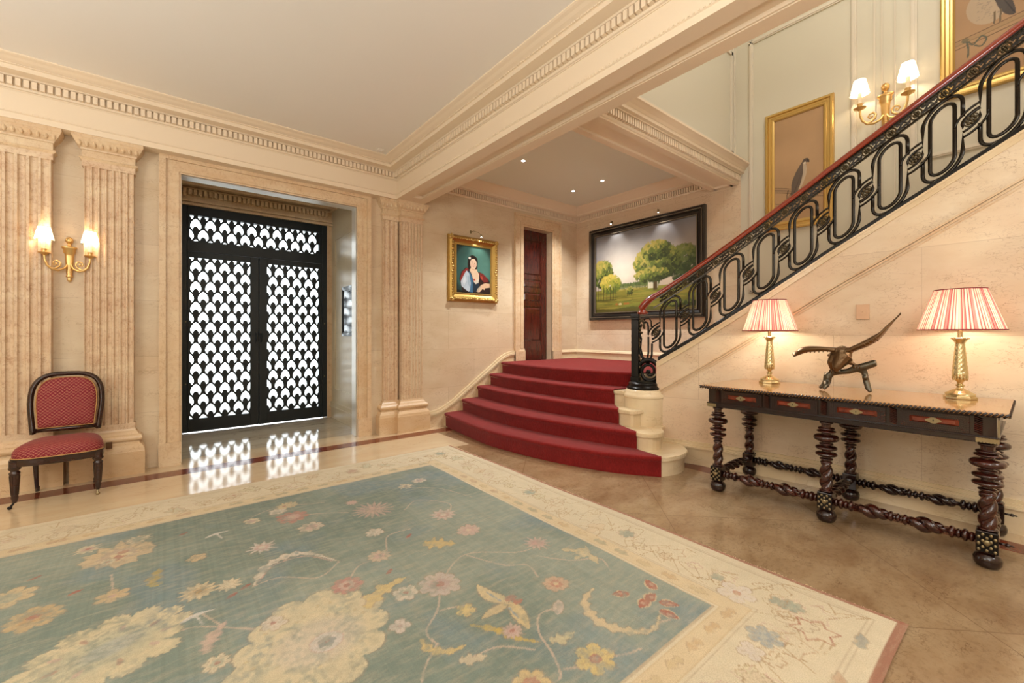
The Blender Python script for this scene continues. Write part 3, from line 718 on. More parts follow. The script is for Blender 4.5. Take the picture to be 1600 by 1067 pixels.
# ------------------------------------------------------------------ painted surfaces (drawn on a fine mesh as colour)
class Canvas:
    """a picture drawn in metres on a grid; u right, v up"""
    def __init__(s, u0, u1, v0, v1, res, col):
        s.u0, s.v0, s.u1, s.v1 = u0, v0, u1, v1; s.w = int(round((u1-u0)/res))+1; s.h = int(round((v1-v0)/res))+1
        s.U, s.V = np.meshgrid(np.linspace(u0, u1, s.w), np.linspace(v0, v1, s.h)); s.a = np.ones((s.h, s.w, 3))*np.array(lin(col))
        s.rg = np.random.RandomState(3)
    def win(s, x0, x1, y0, y1):
        du = (s.u1-s.u0)/(s.w-1); dv = (s.v1-s.v0)/(s.h-1)
        i0 = max(0, int((x0-s.u0)/du)-1); i1 = min(s.w, int((x1-s.u0)/du)+3); j0 = max(0, int((y0-s.v0)/dv)-1); j1 = min(s.h, int((y1-s.v0)/dv)+3)
        return slice(j0, max(j0, j1)), slice(i0, max(i0, i1))
    def put(s, sl, m, col, op=1.):
        if m.size == 0: return
        c = np.array(lin(col)) if not isinstance(col, np.ndarray) else col; k = (m*op)[..., None] if m.dtype != bool else (m.astype(float)*op)[..., None]
        s.a[sl] = s.a[sl]*(1-k)+c*k
    def poly(s, P, col, op=1.):
        P = np.array(P, float); sl = s.win(P[:,0].min(), P[:,0].max(), P[:,1].min(), P[:,1].max()); U = s.U[sl]; V = s.V[sl]; m = np.zeros(U.shape, bool); n = len(P)
        for i in range(n):
            x1, y1 = P[i]; x2, y2 = P[(i+1)%n]
            if y1 == y2: continue
            m ^= ((V >= min(y1,y2)) & (V < max(y1,y2)) & (U < x1+(V-y1)/(y2-y1)*(x2-x1)))
        s.put(sl, m, col, op)
    def ell(s, c, r, col, op=1., rot=0, soft=0):
        R = max(r)*(1+soft); sl = s.win(c[0]-R, c[0]+R, c[1]-R, c[1]+R); U = s.U[sl]-c[0]; V = s.V[sl]-c[1]
        a = U*math.cos(rot)+V*math.sin(rot); b_ = -U*math.sin(rot)+V*math.cos(rot); d = np.sqrt((a/r[0])**2+(b_/r[1])**2)
        s.put(sl, (d <= 1) if not soft else np.clip((1+soft-d)/soft, 0, 1), col, op)
    def line(s, P, w, col, op=1.):
        P = np.array(P, float)
        for i in range(len(P)-1):
            a, c = P[i], P[i+1]; sl = s.win(min(a[0],c[0])-w, max(a[0],c[0])+w, min(a[1],c[1])-w, max(a[1],c[1])+w); U = s.U[sl]; V = s.V[sl]; d = c-a; q = (d**2).sum()+1e-12
            t = np.clip(((U-a[0])*d[0]+(V-a[1])*d[1])/q, 0, 1); s.put(sl, np.hypot(U-a[0]-t*d[0], V-a[1]-t*d[1]) < w/2, col, op)
    def noise(s, scale, amp, seed=1, tint=(1,1,1)):
        rg = np.random.RandomState(seed); out = np.zeros((s.h, s.w)); tot = 0
        for o in range(4):
            sc = scale/2**o; gw = int((s.u1-s.u0)/sc)+3; gh = int((s.v1-s.v0)/sc)+3; g = rg.rand(gh, gw)
            x = (s.U-s.u0)/sc; y = (s.V-s.v0)/sc; xi = x.astype(int); yi = y.astype(int); fx = x-xi; fy = y-yi; fx = fx*fx*(3-2*fx); fy = fy*fy*(3-2*fy)
            out += ((g[yi, xi]*(1-fx)+g[yi, xi+1]*fx)*(1-fy)+(g[yi+1, xi]*(1-fx)+g[yi+1, xi+1]*fx)*fy)*.5**o; tot += .5**o
        out = out/tot; s.last = out
        if amp: s.a *= (1+(out-.5)[..., None]*2*amp*np.array(tint))
        return out
    def mesh(s, name, fn, mat, **kw):
        """fn(U,V) -> X,Y,Z arrays"""
        X, Y, Z = fn(s.U, s.V); n = s.w*s.h; co = np.stack([X, Y, Z], -1).reshape(-1, 3)
        i = np.arange(n).reshape(s.h, s.w); q = np.stack([i[:-1,:-1], i[:-1,1:], i[1:,1:], i[1:,:-1]], -1).reshape(-1, 4)
        a, c_, d_ = co[q[0][0]], co[q[0][1]], co[q[0][3]]
        me = bpy.data.meshes.new(name); me.vertices.add(n); me.vertices.foreach_set('co', co.ravel().astype(np.float32))
        me.loops.add(q.size); me.loops.foreach_set('vertex_index', q.ravel().astype(np.int32)); me.polygons.add(len(q))
        me.polygons.foreach_set('loop_start', np.arange(0, q.size, 4, dtype=np.int32)); me.update(calc_edges=True)
        at = me.color_attributes.new('Col', 'FLOAT_COLOR', 'POINT'); rgba = np.ones((n, 4), np.float32); rgba[:, :3] = np.clip(s.a.reshape(-1, 3), 0, 1); at.data.foreach_set('color', rgba.ravel())
        me.materials.append(mat); o = bpy.data.objects.new(name, me); COL.objects.link(o)
        if kw.get('parent'): o.parent = kw['parent']
        return o
def star(c, r, n, ri=.6, rot=0, sq=1, srot=0, jit=0, seed=0):
    rg = random.Random(seed); P = []
    for i in range(2*n):
        a = PI*i/n+rot; q = (r if i % 2 == 0 else r*ri)*(1+jit*(rg.random()-.5)); x, y = q*math.cos(a), q*sq*math.sin(a)
        P.append((c[0]+x*math.cos(srot)-y*math.sin(srot), c[1]+x*math.sin(srot)+y*math.cos(srot)))
    return P
def bez(pts, n=24):
    P = np.array(pts, float); out = []
    for i in range(len(P)-1):
        p0 = P[max(i-1,0)]; p1 = P[i]; p2 = P[i+1]; p3 = P[min(i+2, len(P)-1)]
        for t in np.linspace(0, 1, n, endpoint=False): out.append(tuple(.5*((2*p1)+(-p0+p2)*t+(2*p0-5*p1+4*p2-p3)*t*t+(-p0+3*p1-3*p2+p3)*t**3)))
    out.append(tuple(P[-1])); return out

# ---- the large rug
RX0, RX1, RY0, RY1 = -3.3, 2.45, .34, 4.11
FX0_, FX1_, FY0_, FY1_ = -3.3, 1.93, .93, 3.60
cv = Canvas(RX0, RX1, RY0, RY1, .0062, '#ddd0b2')
nn = cv.noise(.5, .10, 5)
inF = (cv.U < FX1_) & (cv.V > FY0_) & (cv.V < FY1_)
cv.noise(.55, 0, 9); t = np.clip((cv.last-.35)/.3, 0, 1)[..., None]
fc = np.array(lin('#7f8c80'))*(1-t)+np.array(lin('#97a092'))*t
cv.noise(.3, 0, 11); t2 = np.clip((cv.last-.55)/.2, 0, 1)[..., None]*.5; fc = fc*(1-t2)+np.array(lin('#7d9096'))*t2
rowv = np.random.RandomState(4).rand(1, cv.w)*.10+.95
cv.a[inF] = (fc*rowv[..., None] if fc.ndim == 3 else fc)[inF]; rugbase = cv.a.copy()
CR = '#dccbab'; CREAM = '#dccdb8'; YEL = '#d4c098'; PNK = '#caa79b'; RED = '#b0776a'; BRN = '#a58c74'; WHT = '#ddd4c8'; SAG = '#adb09a'; BLU = '#94a3aa'
def lobes(c, r, n, ri, rot, sq, srot, jit, seed):
    rg = random.Random(seed); am = [1+jit*(rg.random()-.5) for _ in range(n)]; P = []
    for i in range(n*10):
        a = 2*PI*i/(n*10); k = i/10; q = abs(math.sin(PI*k)); w = r*am[int(k) % n]*(ri+(1-ri)*q**.55)*(1+.035*math.sin(a*n*5+seed)); x, y = w*math.cos(a+rot), w*sq*math.sin(a+rot)
        P.append((c[0]+x*math.cos(srot)-y*math.sin(srot), c[1]+x*math.sin(srot)+y*math.cos(srot)))
    return P
def flower(c, r, n, col, mid=None, core=None, ri=.68, rot=0, sq=1, out=BRN, seed=0, jit=.12, srot=0):
    f_ = lobes if n < 10 else (lambda c, r, n, ri, rot, sq, srot, jit, seed: star(c, r, n, ri, rot, sq, srot, jit, seed))
    cv.poly(f_(c, r+.007, n, ri, rot, sq, srot, jit, seed), out, .6); cv.poly(f_(c, r, n, ri, rot, sq, srot, jit, seed), col, .92)
    for i in range(n): a = 2*PI*(i+.5)/n+rot; cv.line([(c[0]+r*.35*math.cos(a), c[1]+r*.35*math.sin(a)), (c[0]+r*.75*math.cos(a), c[1]+r*.75*math.sin(a))], .005, out, .4)
    if mid: cv.poly(f_(c, r*.52, n, .75, rot+.2, sq, srot, jit, seed+1), mid, .75)
    if core: cv.ell(c, (r*.22, r*.22), core, .8)
def leaf(P, w, col, out=None, saw=7, op=.9):
    C_ = np.array(bez(P, 10)); T = np.gradient(C_, axis=0); T /= np.linalg.norm(T, axis=1)[:, None]+1e-9; Nn = np.stack([-T[:,1], T[:,0]], 1); k = np.linspace(0, 1, len(C_))
    prof_ = np.sin(PI*k**.8)*w*(1+.35*np.sign(np.sin(k*PI*saw*2))*(saw > 0)); Lq = C_+Nn*prof_[:, None]; Rq = C_-Nn*prof_[:, None]*.7
    if out: cv.poly([tuple(p) for p in C_+Nn*(prof_*1.15+.003)[:, None]]+[tuple(p) for p in (C_-Nn*(prof_*.85+.003)[:, None])[::-1]], out, .5)
    cv.poly([tuple(p) for p in Lq]+[tuple(p) for p in Rq[::-1]], col, op)
def vine(P, col='#cbb5a0', w=.010): cv.line(bez(P, 10), w, col, .75)
# vines
for P in ([(.73,2.39),(.6,2.3),(.45,2.42),(.33,2.42)], [(1.05,1.86),(1.3,2.02),(1.55,1.85),(1.7,1.84)], [(1.3,2.02),(1.4,1.8),(1.5,1.72),(1.47,1.6)], [(1.05,1.86),(.95,1.7),(.84,1.6),(.84,1.5)],
          [(.95,1.68),(1.02,1.66),(1.08,1.62)], [(.84,1.51),(.72,1.4),(.62,1.22)], [(1.38,1.36),(1.28,1.38),(1.2,1.3),(1.16,1.18),(1.1,1.08),(1.02,1.1)], [(1.27,1.06),(1.38,1.0),(1.45,.98)],
          [(1.14,1.1),(1.2,1.07),(1.27,1.06)], [(.69,2.14),(.8,2.28),(.95,2.3),(1.05,2.5),(1.2,2.5)], [(1.12,1.24),(1.02,1.34),(.9,1.36)], [(1.6,1.76),(1.72,1.6),(1.85,1.52),(1.8,1.4)],
          [(.05,2.25),(.12,2.22),(.3,2.05)], [(.18,2.18),(.12,2.33)], [(-.22,3.0),(-.2,2.8)], [(1.75,1.02),(1.7,1.0),(1.64,1.02)], [(.98,3.0),(.8,3.12),(.66,3.16)], [(1.3,2.8),(1.45,2.9),(1.6,2.7),(1.5,2.55)],
          [(.4,3.3),(.6,3.4),(.9,3.3)], [(1.5,3.2),(1.7,3.0),(1.8,2.7)], [(-.6,2.2),(-.9,2.5),(-1.3,2.4)], [(-1.8,2.9),(-2.2,2.4),(-2.6,2.5)]): vine(P)
# palmettes
BY = (.47, 1.86)
cv.poly(lobes(BY, .303, 12, .84, .3, 1.12, -.85, .16, 3), BRN, .45); cv.poly(lobes(BY, .295, 12, .84, .3, 1.12, -.85, .16, 3), '#d8c8a4', .94); cv.ell((BY[0]-.03, BY[1]+.08), (.16,.10), '#dccda8', .5, .6, .6)
for i in range(26):
    a = i*2.399; rr = .12+.13*((i*37)%10)/10; cv.ell((BY[0]+rr*math.cos(a), BY[1]+rr*math.sin(a)), (.011,.008), BRN, .35, a); cv.ell((BY[0]+rr*math.cos(a), BY[1]+rr*math.sin(a)), (.007,.005), '#dcc898', .7, a)
cv.ell((.48,1.83), (.13,.11), '#cfc0ae', .6, soft=.5); cv.ell((.50,1.80), (.066,.060), PNK, .6); cv.ell((.50,1.80), (.060,.055), '#d8ccc0', .9)
for i in range(5): cv.ell((.50+.020*math.cos(i*1.257), 1.80+.020*math.sin(i*1.257)), (.017,.015), '#8d8f8a', .8)
cv.ell((.50,1.80), (.010,.010), RED, .6)
PC = (-.17, 2.30)
cv.poly(lobes(PC, .275, 13, .80, .1, .80, .35, .25, 5), BRN, .5); cv.poly(lobes(PC, .268, 13, .80, .1, .80, .35, .25, 5), '#dccba4', .92); cv.ell(PC, (.13,.09), SAG, .45, .4, soft=.6); cv.ell(PC, (.07,.04), BLU, .4, .4, soft=.6)
for i in range(9): a = i*.7; cv.ell((PC[0]+.17*math.cos(a), PC[1]+.12*math.sin(a)), (.022,.010), RED if i % 2 else PNK, .65, a)
flower((-.21,3.24), .18, 12, '#d6bd98', '#c0ab95', None, .72, seed=8, jit=.3); cv.poly(star((-.20,3.22), .06, 5, .6), '#dfc9a0', .9); cv.poly(star((-.21,3.2), .045, 4, .5), RED, .8); cv.ell((-.19,3.26), (.025,.02), RED, .7)
flower((.12,2.54), .085, 12, '#dcc7a0', '#c9ae86', '#a78a60', .62, seed=2); flower((-.45,2.76), .10, 9, '#cdb184', '#c19c70', RED, .7, seed=4, jit=.25); flower((-.2,2.75), .065, 6, '#d5b98e', None, PNK, .5, seed=6)
flower((-.58,3.03), .10, 7, '#d6be94', SAG, None, .6, seed=6)
for i in range(18): 
    a = 2*PI*i/18; leaf([(1.13+.04*math.cos(a), 2.94+.04*math.sin(a)), (1.13+.15*math.cos(a+.1), 2.94+.15*math.sin(a+.1))], .013, PNK if i % 2 else '#cbaf9f', None, 0, .8)
cv.ell((1.13,2.94), (.05,.05), '#cdaf9c', .9); cv.poly(star((1.13,2.94), .05, 9, .6), PNK, .5)
flower((.66,3.17), .10, 9, '#b98578', PNK, '#c9b09a', .7, seed=9); flower((.72,2.93), .075, 8, '#cfbda6', PNK, None, .65, seed=3); flower((.43,2.83), .085, 10, '#d4c8bb', PNK, '#d8cdb8', .5, seed=1, jit=.4)
leaf([(.33,2.42),(.44,2.60),(.60,2.60),(.73,2.39)], .030, CREAM, BRN, 9); cv.line(bez([(.36,2.45),(.45,2.57),(.6,2.56),(.7,2.42)]), .008, PNK, .6)
flower((.69,2.14), .075, 8, '#c48f85', '#d2b7a5', RED, .75, seed=4); leaf([(.70,1.90),(.80,1.98),(.95,2.02)], .045, '#d8bf86', BRN, 4); flower((.92,2.31), .07, 10, '#cfb9a0', PNK, None, .7, seed=7)
leaf([(1.17,2.28),(1.24,2.22),(1.33,2.16)], .06, '#d8bc80', BRN, 4); flower((1.47,2.56), .095, 10, '#d3bcae', '#c79f94', '#dccab6', .62, seed=5); flower((1.48,2.26), .075, 9, '#cfb3a4', PNK, '#d8c4a8', .7, seed=2)
flower((1.70,1.86), .085, 12, '#cdb1a4', '#c79f94', None, .5, seed=8); leaf([(1.76,1.72),(1.83,1.60),(1.80,1.48)], .030, YEL, BRN, 3); leaf([(1.74,1.60),(1.83,1.60),(1.9,1.66)], .022, YEL, None, 3)
flower((1.05,1.86), .105, 9, '#cbbaae', '#c2a59c', RED, .7, seed=3)
leaf([(1.24,1.53),(1.19,1.63),(1.19,1.74)], .040, '#dfc99c', BRN, 0); leaf([(1.23,1.53),(1.20,1.43),(1.18,1.34)], .038, '#dcc391', BRN, 0); leaf([(1.22,1.53),(1.14,1.53),(1.06,1.52)], .026, '#d6bf94', BRN, 0); cv.line([(1.20,1.56),(1.19,1.66)], .010, BLU, .8); cv.line([(1.20,1.5),(1.19,1.42)], .010, BLU, .8)
cv.ell((1.25,1.55), (.03,.022), RED, .85); cv.ell((1.26,1.51), (.025,.018), '#b8705f', .85)
flower((1.50,1.50), .062, 9, '#cfae92', '#bd7d6c', '#d8c49c', .8, seed=5)
for c, a in (((1.86,1.20),1.2), ((1.68,1.25),2.6), ((1.79,1.06),-.9), ((1.72,1.02),-1.4), ((1.70,1.14),3.4), ((1.77,1.14),.2)):
    q = (c[0]+.045*math.cos(a), c[1]+.045*math.sin(a)); s_ = (c[0]-.045*math.cos(a), c[1]-.045*math.sin(a)); leaf([s_, c, q], .036, '#dcc29c', None, 0); leaf([s_, c, q], .027, '#b26a58', None, 0, .95); cv.ell(c, (.012,.009), '#cfa58c', .8, a)
leaf([(1.62,1.36),(1.50,1.32),(1.44,1.20),(1.48,1.08),(1.58,1.01),(1.70,1.05)], .026, '#dcc49c', BRN, 10)
flower((1.27,1.06), .085, 6, '#dcc382', None, None, .62, .3, seed=4, jit=.2); cv.ell((1.27,1.06), (.026,.024), RED, .85); cv.ell((1.27,1.06), (.013,.012), '#c9a588', .9)
leaf([(1.34,1.33),(1.39,1.37),(1.42,1.40)], .028, '#d4bfae', BRN, 0); leaf([(1.2,1.24),(1.25,1.21),(1.32,1.21)], .026, '#cfc29a', BRN, 3); leaf([(1.00,1.52),(1.07,1.42),(1.1,1.34),(1.17,1.25)], .020, '#d0b35f', BRN, 6)
leaf([(.80,1.58),(.80,1.5),(.86,1.44),(.93,1.43)], .020, '#d8bd80', BRN, 5); flower((.77,1.70), .045, 4, '#d8c8ba', None, PNK, .6, .4); flower((1.04,1.61), .045, 5, '#dcc385', None, None, .5); leaf([(.86,1.38),(.9,1.35),(.96,1.33)], .024, '#d4c3a4', BRN, 3)
flower((1.0,1.12), .07, 7, '#d8bd88', '#bd7060', None, .7, seed=6); flower((.30,1.50), .09, 6, '#d4bd96', PNK, None, .6, seed=2); flower((.05,1.75), .10, 8, '#d6bf92', SAG, RED, .65, seed=12)
for c in ((.08,3.33),(.24,2.40),(-.52,3.20),(-.34,2.90),(.30,2.44),(.9,2.12),(1.15,2.42)): cv.ell(c, (.028,.012), '#ad5a4c', .8, .6)
leaf([(-.06,2.74),(-.04,2.83),(-.03,2.92)], .028, '#b9a35f', BRN, 3); cv.ell((-.04,2.74), (.028,.02), '#c4ac62', .85)
for c in ((.24,3.2),(.10,2.33)): leaf([(c[0]-.06, c[1]-.03), c, (c[0]+.07, c[1]+.0)], .014, WHT, None, 0); cv.line([(c[0], c[1]), (c[0]+.02, c[1]-.09)], .010, WHT, .8)
leaf([(.12,2.02),(.14,2.10),(.20,2.2)], .026, '#cfb3a0', PNK, 5); flower((.13,2.92), .045, 5, '#d8bd94', None, None, .6)
rg = random.Random(21)
for i in range(46):      # the part of the field outside the photo and its dim far end
    c = (rg.uniform(-3.2, -.75), rg.uniform(1.05, 3.5)) if i < 26 else (rg.uniform(-.5, 1.85), rg.uniform(3.15, 3.5)) if i < 36 else (rg.uniform(-.6, 1.8), rg.uniform(1.0, 3.4)); flower(c, rg.uniform(.04, .15 if i < 26 else .065), rg.choice((6,8,10,12)), rg.choice((CR, CREAM, YEL, '#cdb1a4')), rg.choice((None, PNK, SAG)), rg.choice((None, RED)), .65, seed=i, jit=.25)
# borders
def borderband(x1, y0, y1, w, col, op):   # band between the field rectangle grown by .. and grown by ..+w
    pass
for g, w, c, op in ((.004,.010,BRN,.55),(.022,.006,BRN,.4),(.115,.006,BRN,.5),(.130,.010,BRN,.45),(.43,.008,BRN,.4),(.445,.006,BRN,.4)):
    x = FX1_+g; y0 = FY0_-g*1.1; y1 = FY1_+g; cv.line([(RX0, y1), (x, y1), (x, y0), (RX0, y0)], w, c, op)
def inband(a, b_):
    return lambda: None
sel = (cv.U < FX1_+.115) & (cv.V > FY0_-.125) & (cv.V < FY1_+.115) & ~((cv.U < FX1_+.022) & (cv.V > FY0_-.024) & (cv.V < FY1_+.022)); cv.a[sel] = cv.a[sel]*.5+np.array(lin('#d9bc8c'))*.5
rg = random.Random(5)
def around(g, step):    # points on the rectangle grown by g, with the travel direction
    out = []; x = FX1_+g; y0 = FY0_-g*1.1; y1 = FY1_+g; t = RX0+.1
    while t < x: out.append(((t, y1), 0)); out.append(((t+.03, y0), PI)); t += step
    t = y1-step*.6
    while t > y0+.05: out.append(((x, t), -PI/2)); t -= step
    return out
for c, a in around(.068, .15):
    leaf([(c[0]-.05*math.cos(a), c[1]-.05*math.sin(a)), (c[0], c[1]+.01), (c[0]+.05*math.cos(a), c[1]+.05*math.sin(a))], .020, rg.choice(('#dcc79a','#c9a98c','#a9ad92','#d8b88a')), BRN, 2, .55)
for i, (c, a) in enumerate(around(.28, .155)):
    q = (c[0]+rg.uniform(-.1,.1)*abs(math.sin(a)), c[1]+rg.uniform(-.1,.1)*abs(math.cos(a))); P_ = lobes(q, rg.uniform(.035,.085), rg.choice((4,5,6,7)), rg.uniform(.45,.7), rg.random()*3, rg.uniform(.6,1), rg.random()*3, .5, i)
    if rg.random() < .35: cv.poly(P_, rg.choice(('#d6c9a0','#cdc49e','#d9bf9c','#b5b79c')), .5)
    cv.line(P_+[P_[0]], .005, rg.choice((BRN, '#b59472', PNK, '#a7875f')), rg.uniform(.4,.75))
    for k in range(2):
        z_ = (q[0]+rg.uniform(-.12,.12), q[1]+rg.uniform(-.12,.12)); vine([q, (q[0]+rg.uniform(-.1,.1), q[1]+rg.uniform(-.1,.1)), z_, (z_[0]+rg.uniform(-.05,.05), z_[1]+rg.uniform(-.05,.05))], '#ab8e66', .004)
for i, (c, a) in enumerate(around(.28, .30)):
    cv.line(star(c, rg.uniform(.06,.09), rg.choice((5,6,7)), .65, rg.random(), 1, 0, .3, i)+[star(c, .07, 6)[0]], .006, rg.choice((BRN, PNK, '#b58a68')), .55)
    if i % 3 == 0: flower(c, .05, 6, rg.choice(('#d8c6a8', '#c5a590', '#9fa998')), None, rg.choice((RED, None, BLU)), .6, seed=i)
    for k in range(3):
        q = (c[0]+rg.uniform(-.15,.15), c[1]+rg.uniform(-.14,.14)); vine([q, (q[0]+rg.uniform(-.08,.08), q[1]+rg.uniform(-.08,.08)), (q[0]+rg.uniform(-.12,.12), q[1]+rg.uniform(-.12,.12))], '#b3946c', .005)
flower((2.12,.90), .085, 5, '#ddd2c4', None, '#b9755c', .55, .4); flower((1.90,.70), .07, 6, '#a3aaa6', BLU, None, .55, seed=3); cv.line(star((2.10,.58), .09, 6, .6)+[star((2.10,.58), .09, 6, .6)[0]], .008, '#a8604f', .7); flower((1.77,.70), .05, 4, '#dbd0c2', None, None, .5)
flower((2.18,1.02), .032, 4, '#a3aa98', None, None, .6); flower((2.2,.75), .036, 4, '#a3aa98', None, None, .5)
for i in range(14):
    c = (rg.uniform(-2.2, 2.2), RY0+.095); leaf([(c[0]-.05, c[1]), c, (c[0]+.06, c[1]+.02)], .022, rg.choice(('#93a3a0', '#cba98a')), BRN, 2, .6)
rugbase[:] = np.where(inF[..., None], rugbase, cv.a*.35+np.array(lin('#d9cba9'))*.65)
cv.noise(.10, 0, 41); m1 = np.clip((cv.last-.40)/.25, 0, 1); cv.noise(.018, 0, 42); m2_ = np.clip((cv.last-.35)/.3, 0, 1); wm = (.10+.42*m1*m2_+.18*m2_)[..., None]; cv.a = cv.a*(1-wm)+rugbase*wm
cv.put((slice(None), slice(None)), (cv.V < RY0+.034), '#9a5f4a', .85); cv.put((slice(None), slice(None)), (cv.U > RX1-.020), '#a0634f', .85); cv.put((slice(None), slice(None)), (cv.V > RY1-.008), '#c9a486', .6)
cv.noise(.05, .07, 31); cv.a = cv.a*np.array([.86,.84,.845])
M['rug'] = vcmat('woven_rug', .95, worn=.34, spec=.12)
rug = cv.mesh('area_rug', lambda U, V: (U+.007*np.sin(V*4.1+1)*np.clip((U-1.6)/.85, 0, 1), V+.005*np.sin(U*3.7)*np.clip((1-V)/.7, 0, 1), .0125+.0015*np.sin(U*9)*np.sin(V*7)), M['rug'])
tag(rug, 'large faded sage green rug with cream floral border on the marble floor', 'rug')
M['rug_edge'] = newmat('rug_edge_yarn', lin('#a06a52'), .9); M['fringe'] = newmat('rug_fringe_yarn', lin('#cdb08a'), .9)
b = MB(); b.box(RX0, RX1-.012, RY0+.010, RY1-.004, .0008, .0108); b.build('rug_backing', M['rug_edge'], rug)
b = MB(); y = RY0; rg = random.Random(2)
while y < RY1:
    if rg.random() < .75: l = rg.uniform(.004, .024); a = rg.uniform(-.5,.5); b.tube([(RX1-.004, y, .009), (RX1+l*.6, y+a*.006, .008), (RX1+l, y+a*.016, .0025)], .0017, 4)
    y += .0095
b.build('fringe', M['fringe'], rug, kind='stuff')

# ---- pictures
def frame_parts(root, orient, u0, u1, v0, v1, wall, w, prof, mat, name='frame'):
    """picture frame; orient 'x' -> hangs on a wall facing -x at x=wall (u=y); 'y' -> faces -y (u=x). prof [(t 0..1 across from outer edge, depth)]"""
    bb = MB(); vs = []; k = len(prof)
    for cu_, cv_, su, sv in ((u0, v0, 1, 1), (u1, v0, -1, 1), (u1, v1, -1, -1), (u0, v1, 1, -1)):
        for t, d in prof:
            u = cu_+su*w*t; v = cv_+sv*w*t; vs.append((wall-d, u, v) if orient == 'x' else (u, wall-d, v))
    fs = [(i*k+j, ((i+1)%4)*k+j, ((i+1)%4)*k+j+1, i*k+j+1) for i in range(4) for j in range(k-1)]
    if orient == 'x': fs = [f[::-1] for f in fs]
    bb.add(vs, fs); return bb.build(name, mat, root)
# landscape in the ebonised frame
y0, y1, z0, z1 = 2.775, 4.761, 1.475, 2.978
P = empty('landscape_painting', (XF-.03, (y0+y1)/2, z0), 'large landscape painting of oak trees in a meadow in a black moulded frame', 'painting', world=True)
frame_parts(P, 'x', y0, y1, z0, z1, XF, .125, [(0,0),(0,.055),(.10,.07),(.22,.07),(.27,.055),(.42,.05),(.5,.06),(.55,.06),(.60,.045),(.9,.03),(.95,.034),(1,.034),(1,.01)], M['black_frame'])
frame_parts(P, 'x', y0+.035, y1-.035, z0+.035, z1-.035, XF, .010, [(0,.05),(0,.068),(1,.068),(1,.05)], M['silver_edge'], 'outer_bead')
frame_parts(P, 'x', y0+.112, y1-.112, z0+.112, z1-.112, XF, .010, [(0,.03),(0,.045),(1,.045),(1,.03)], M['silver_edge'], 'inner_bead')
U0, U1 = 0, (y1-y0)-.24; V0, V1 = 0, (z1-z0)-.24
cv = Canvas(U0, U1, V0, V1, .006, '#8e8d8e'); WU, HV = U1, V1
g = np.clip(cv.V/HV, 0, 1)[..., None]; sky = np.array(lin('#dcc09a'))*(1-g)+np.array(lin('#7d8086'))*g
cv.noise(.7, 0, 3); cl = np.clip((cv.last-.42)/.2, 0, 1)[..., None]; sky = sky*(1-cl*.55)+np.array(lin('#77757a'))*cl*.55
md = np.exp(-((cv.U/WU-.30)**2/.03+(cv.V/HV-.45)**2/.12))[..., None]*.35; sky = sky*(1-md)+np.array(lin('#e9dcc8'))*md
cv.a = sky
def foliage(c, r, cols, n, sz, seed):
    rg = random.Random(seed)
    for i in range(n):
        a = rg.uniform(0, 2*PI); q = math.sqrt(rg.random()); x = c[0]+r[0]*q*math.cos(a); y = c[1]+r[1]*q*math.sin(a); lit = (y-c[1])/r[1]*.5+.5-(x-c[0])/r[0]*.25+rg.uniform(-.3,.3)
        cv.ell((x, y), (sz*rg.uniform(.5,1.3), sz*rg.uniform(.4,.9)), cols[min(len(cols)-1, max(0, int(lit*len(cols))))], .8, rg.uniform(0, 3))
hz = HV*.285
cv.poly([(0,0),(WU,0),(WU,hz),(0,hz)], '#77702c')
for i in range(90):
    rg = random.Random(i); cv.ell((rg.uniform(0,WU), rg.uniform(0,hz)), (rg.uniform(.06,.3), rg.uniform(.006,.02)), rg.choice(('#8b8434','#5f5a22','#9c8a3c','#4b4a1d','#6f7a34')), .5)
for i in range(130):
    x = WU*(.25+.42*i/130); rg = random.Random(i+50); cv.ell((x, hz+.03+.03*rg.random()), (.02,.035), rg.choice(('#4f5c2f','#5e6a38','#434f2a')), .85)
for i in range(26): x = WU*(.27+.38*i/26); cv.line([(x, hz-.01), (x, hz+.03)], .006, '#c9b98a', .5)
G1 = ('#2b3216','#3d451d','#525c26','#69702e','#868339','#a39146'); G2 = ('#1f2a14','#2e3a1b','#3f4c24','#55612e','#6e7438')
cv.poly([(WU*.585, hz-.02), (WU*.60, hz+.10), (WU*.60, hz-.02)], '#3a3018'); cv.poly([(WU*.565,hz-.03),(WU*.565,hz+.07),(WU*.60,hz+.08),(WU*.66,hz+.07),(WU*.66,hz-.03)], '#cfc5a8', .8)
foliage((WU*.90, HV*.50), (.26,.27), G2, 420, .035, 4)
cv.poly([(WU*.615, hz-.06), (WU*.625, HV*.5), (WU*.65, HV*.5), (WU*.655, hz-.06)], '#4a3a20')
foliage((WU*.645, HV*.56), (.38,.26), G1, 900, .034, 2); foliage((WU*.64, HV*.70), (.24,.14), G1, 320, .030, 6); foliage((WU*.60, HV*.42), (.30,.10), G1, 260, .026, 7)
foliage((WU*.08, HV*.50), (.20,.22), G1, 420, .030, 8); foliage((WU*.17, HV*.36), (.20,.15), ('#4f5a24','#6d7429','#8c8a33','#a3933c','#b59f45'), 380, .026, 9); foliage((WU*.38, HV*.26), (.06,.06), G1, 60, .018, 3)
for x in (.03,.06,.09,.13,.17,.20,.23,.36,.40): cv.line([(WU*x, HV*.16 if x < .3 else HV*.2), (WU*x, HV*.33 if x < .3 else HV*.26)], .010, '#3f321a', .9)
cv.ell((WU*.12, HV*.16), (.22,.018), '#2f2d14', .6)
cv.poly([(0,0),(WU,0),(WU,.10),(WU*.7,.06),(WU*.4,.08),(WU*.2,.05),(0,.07)], '#2c2412', .6, )
for x in (.24,.28,.33,.36): cv.ell((WU*x, HV*.10), (.03,.018), '#a0622e' if x != .28 else '#c9b27e', .8)
foliage((WU*.85, .09), (.26,.05), G2, 120, .02, 12)
cv.noise(.08, .07, 8)
M['canvas'] = vcmat('painted_canvas', .38, spec=.5)
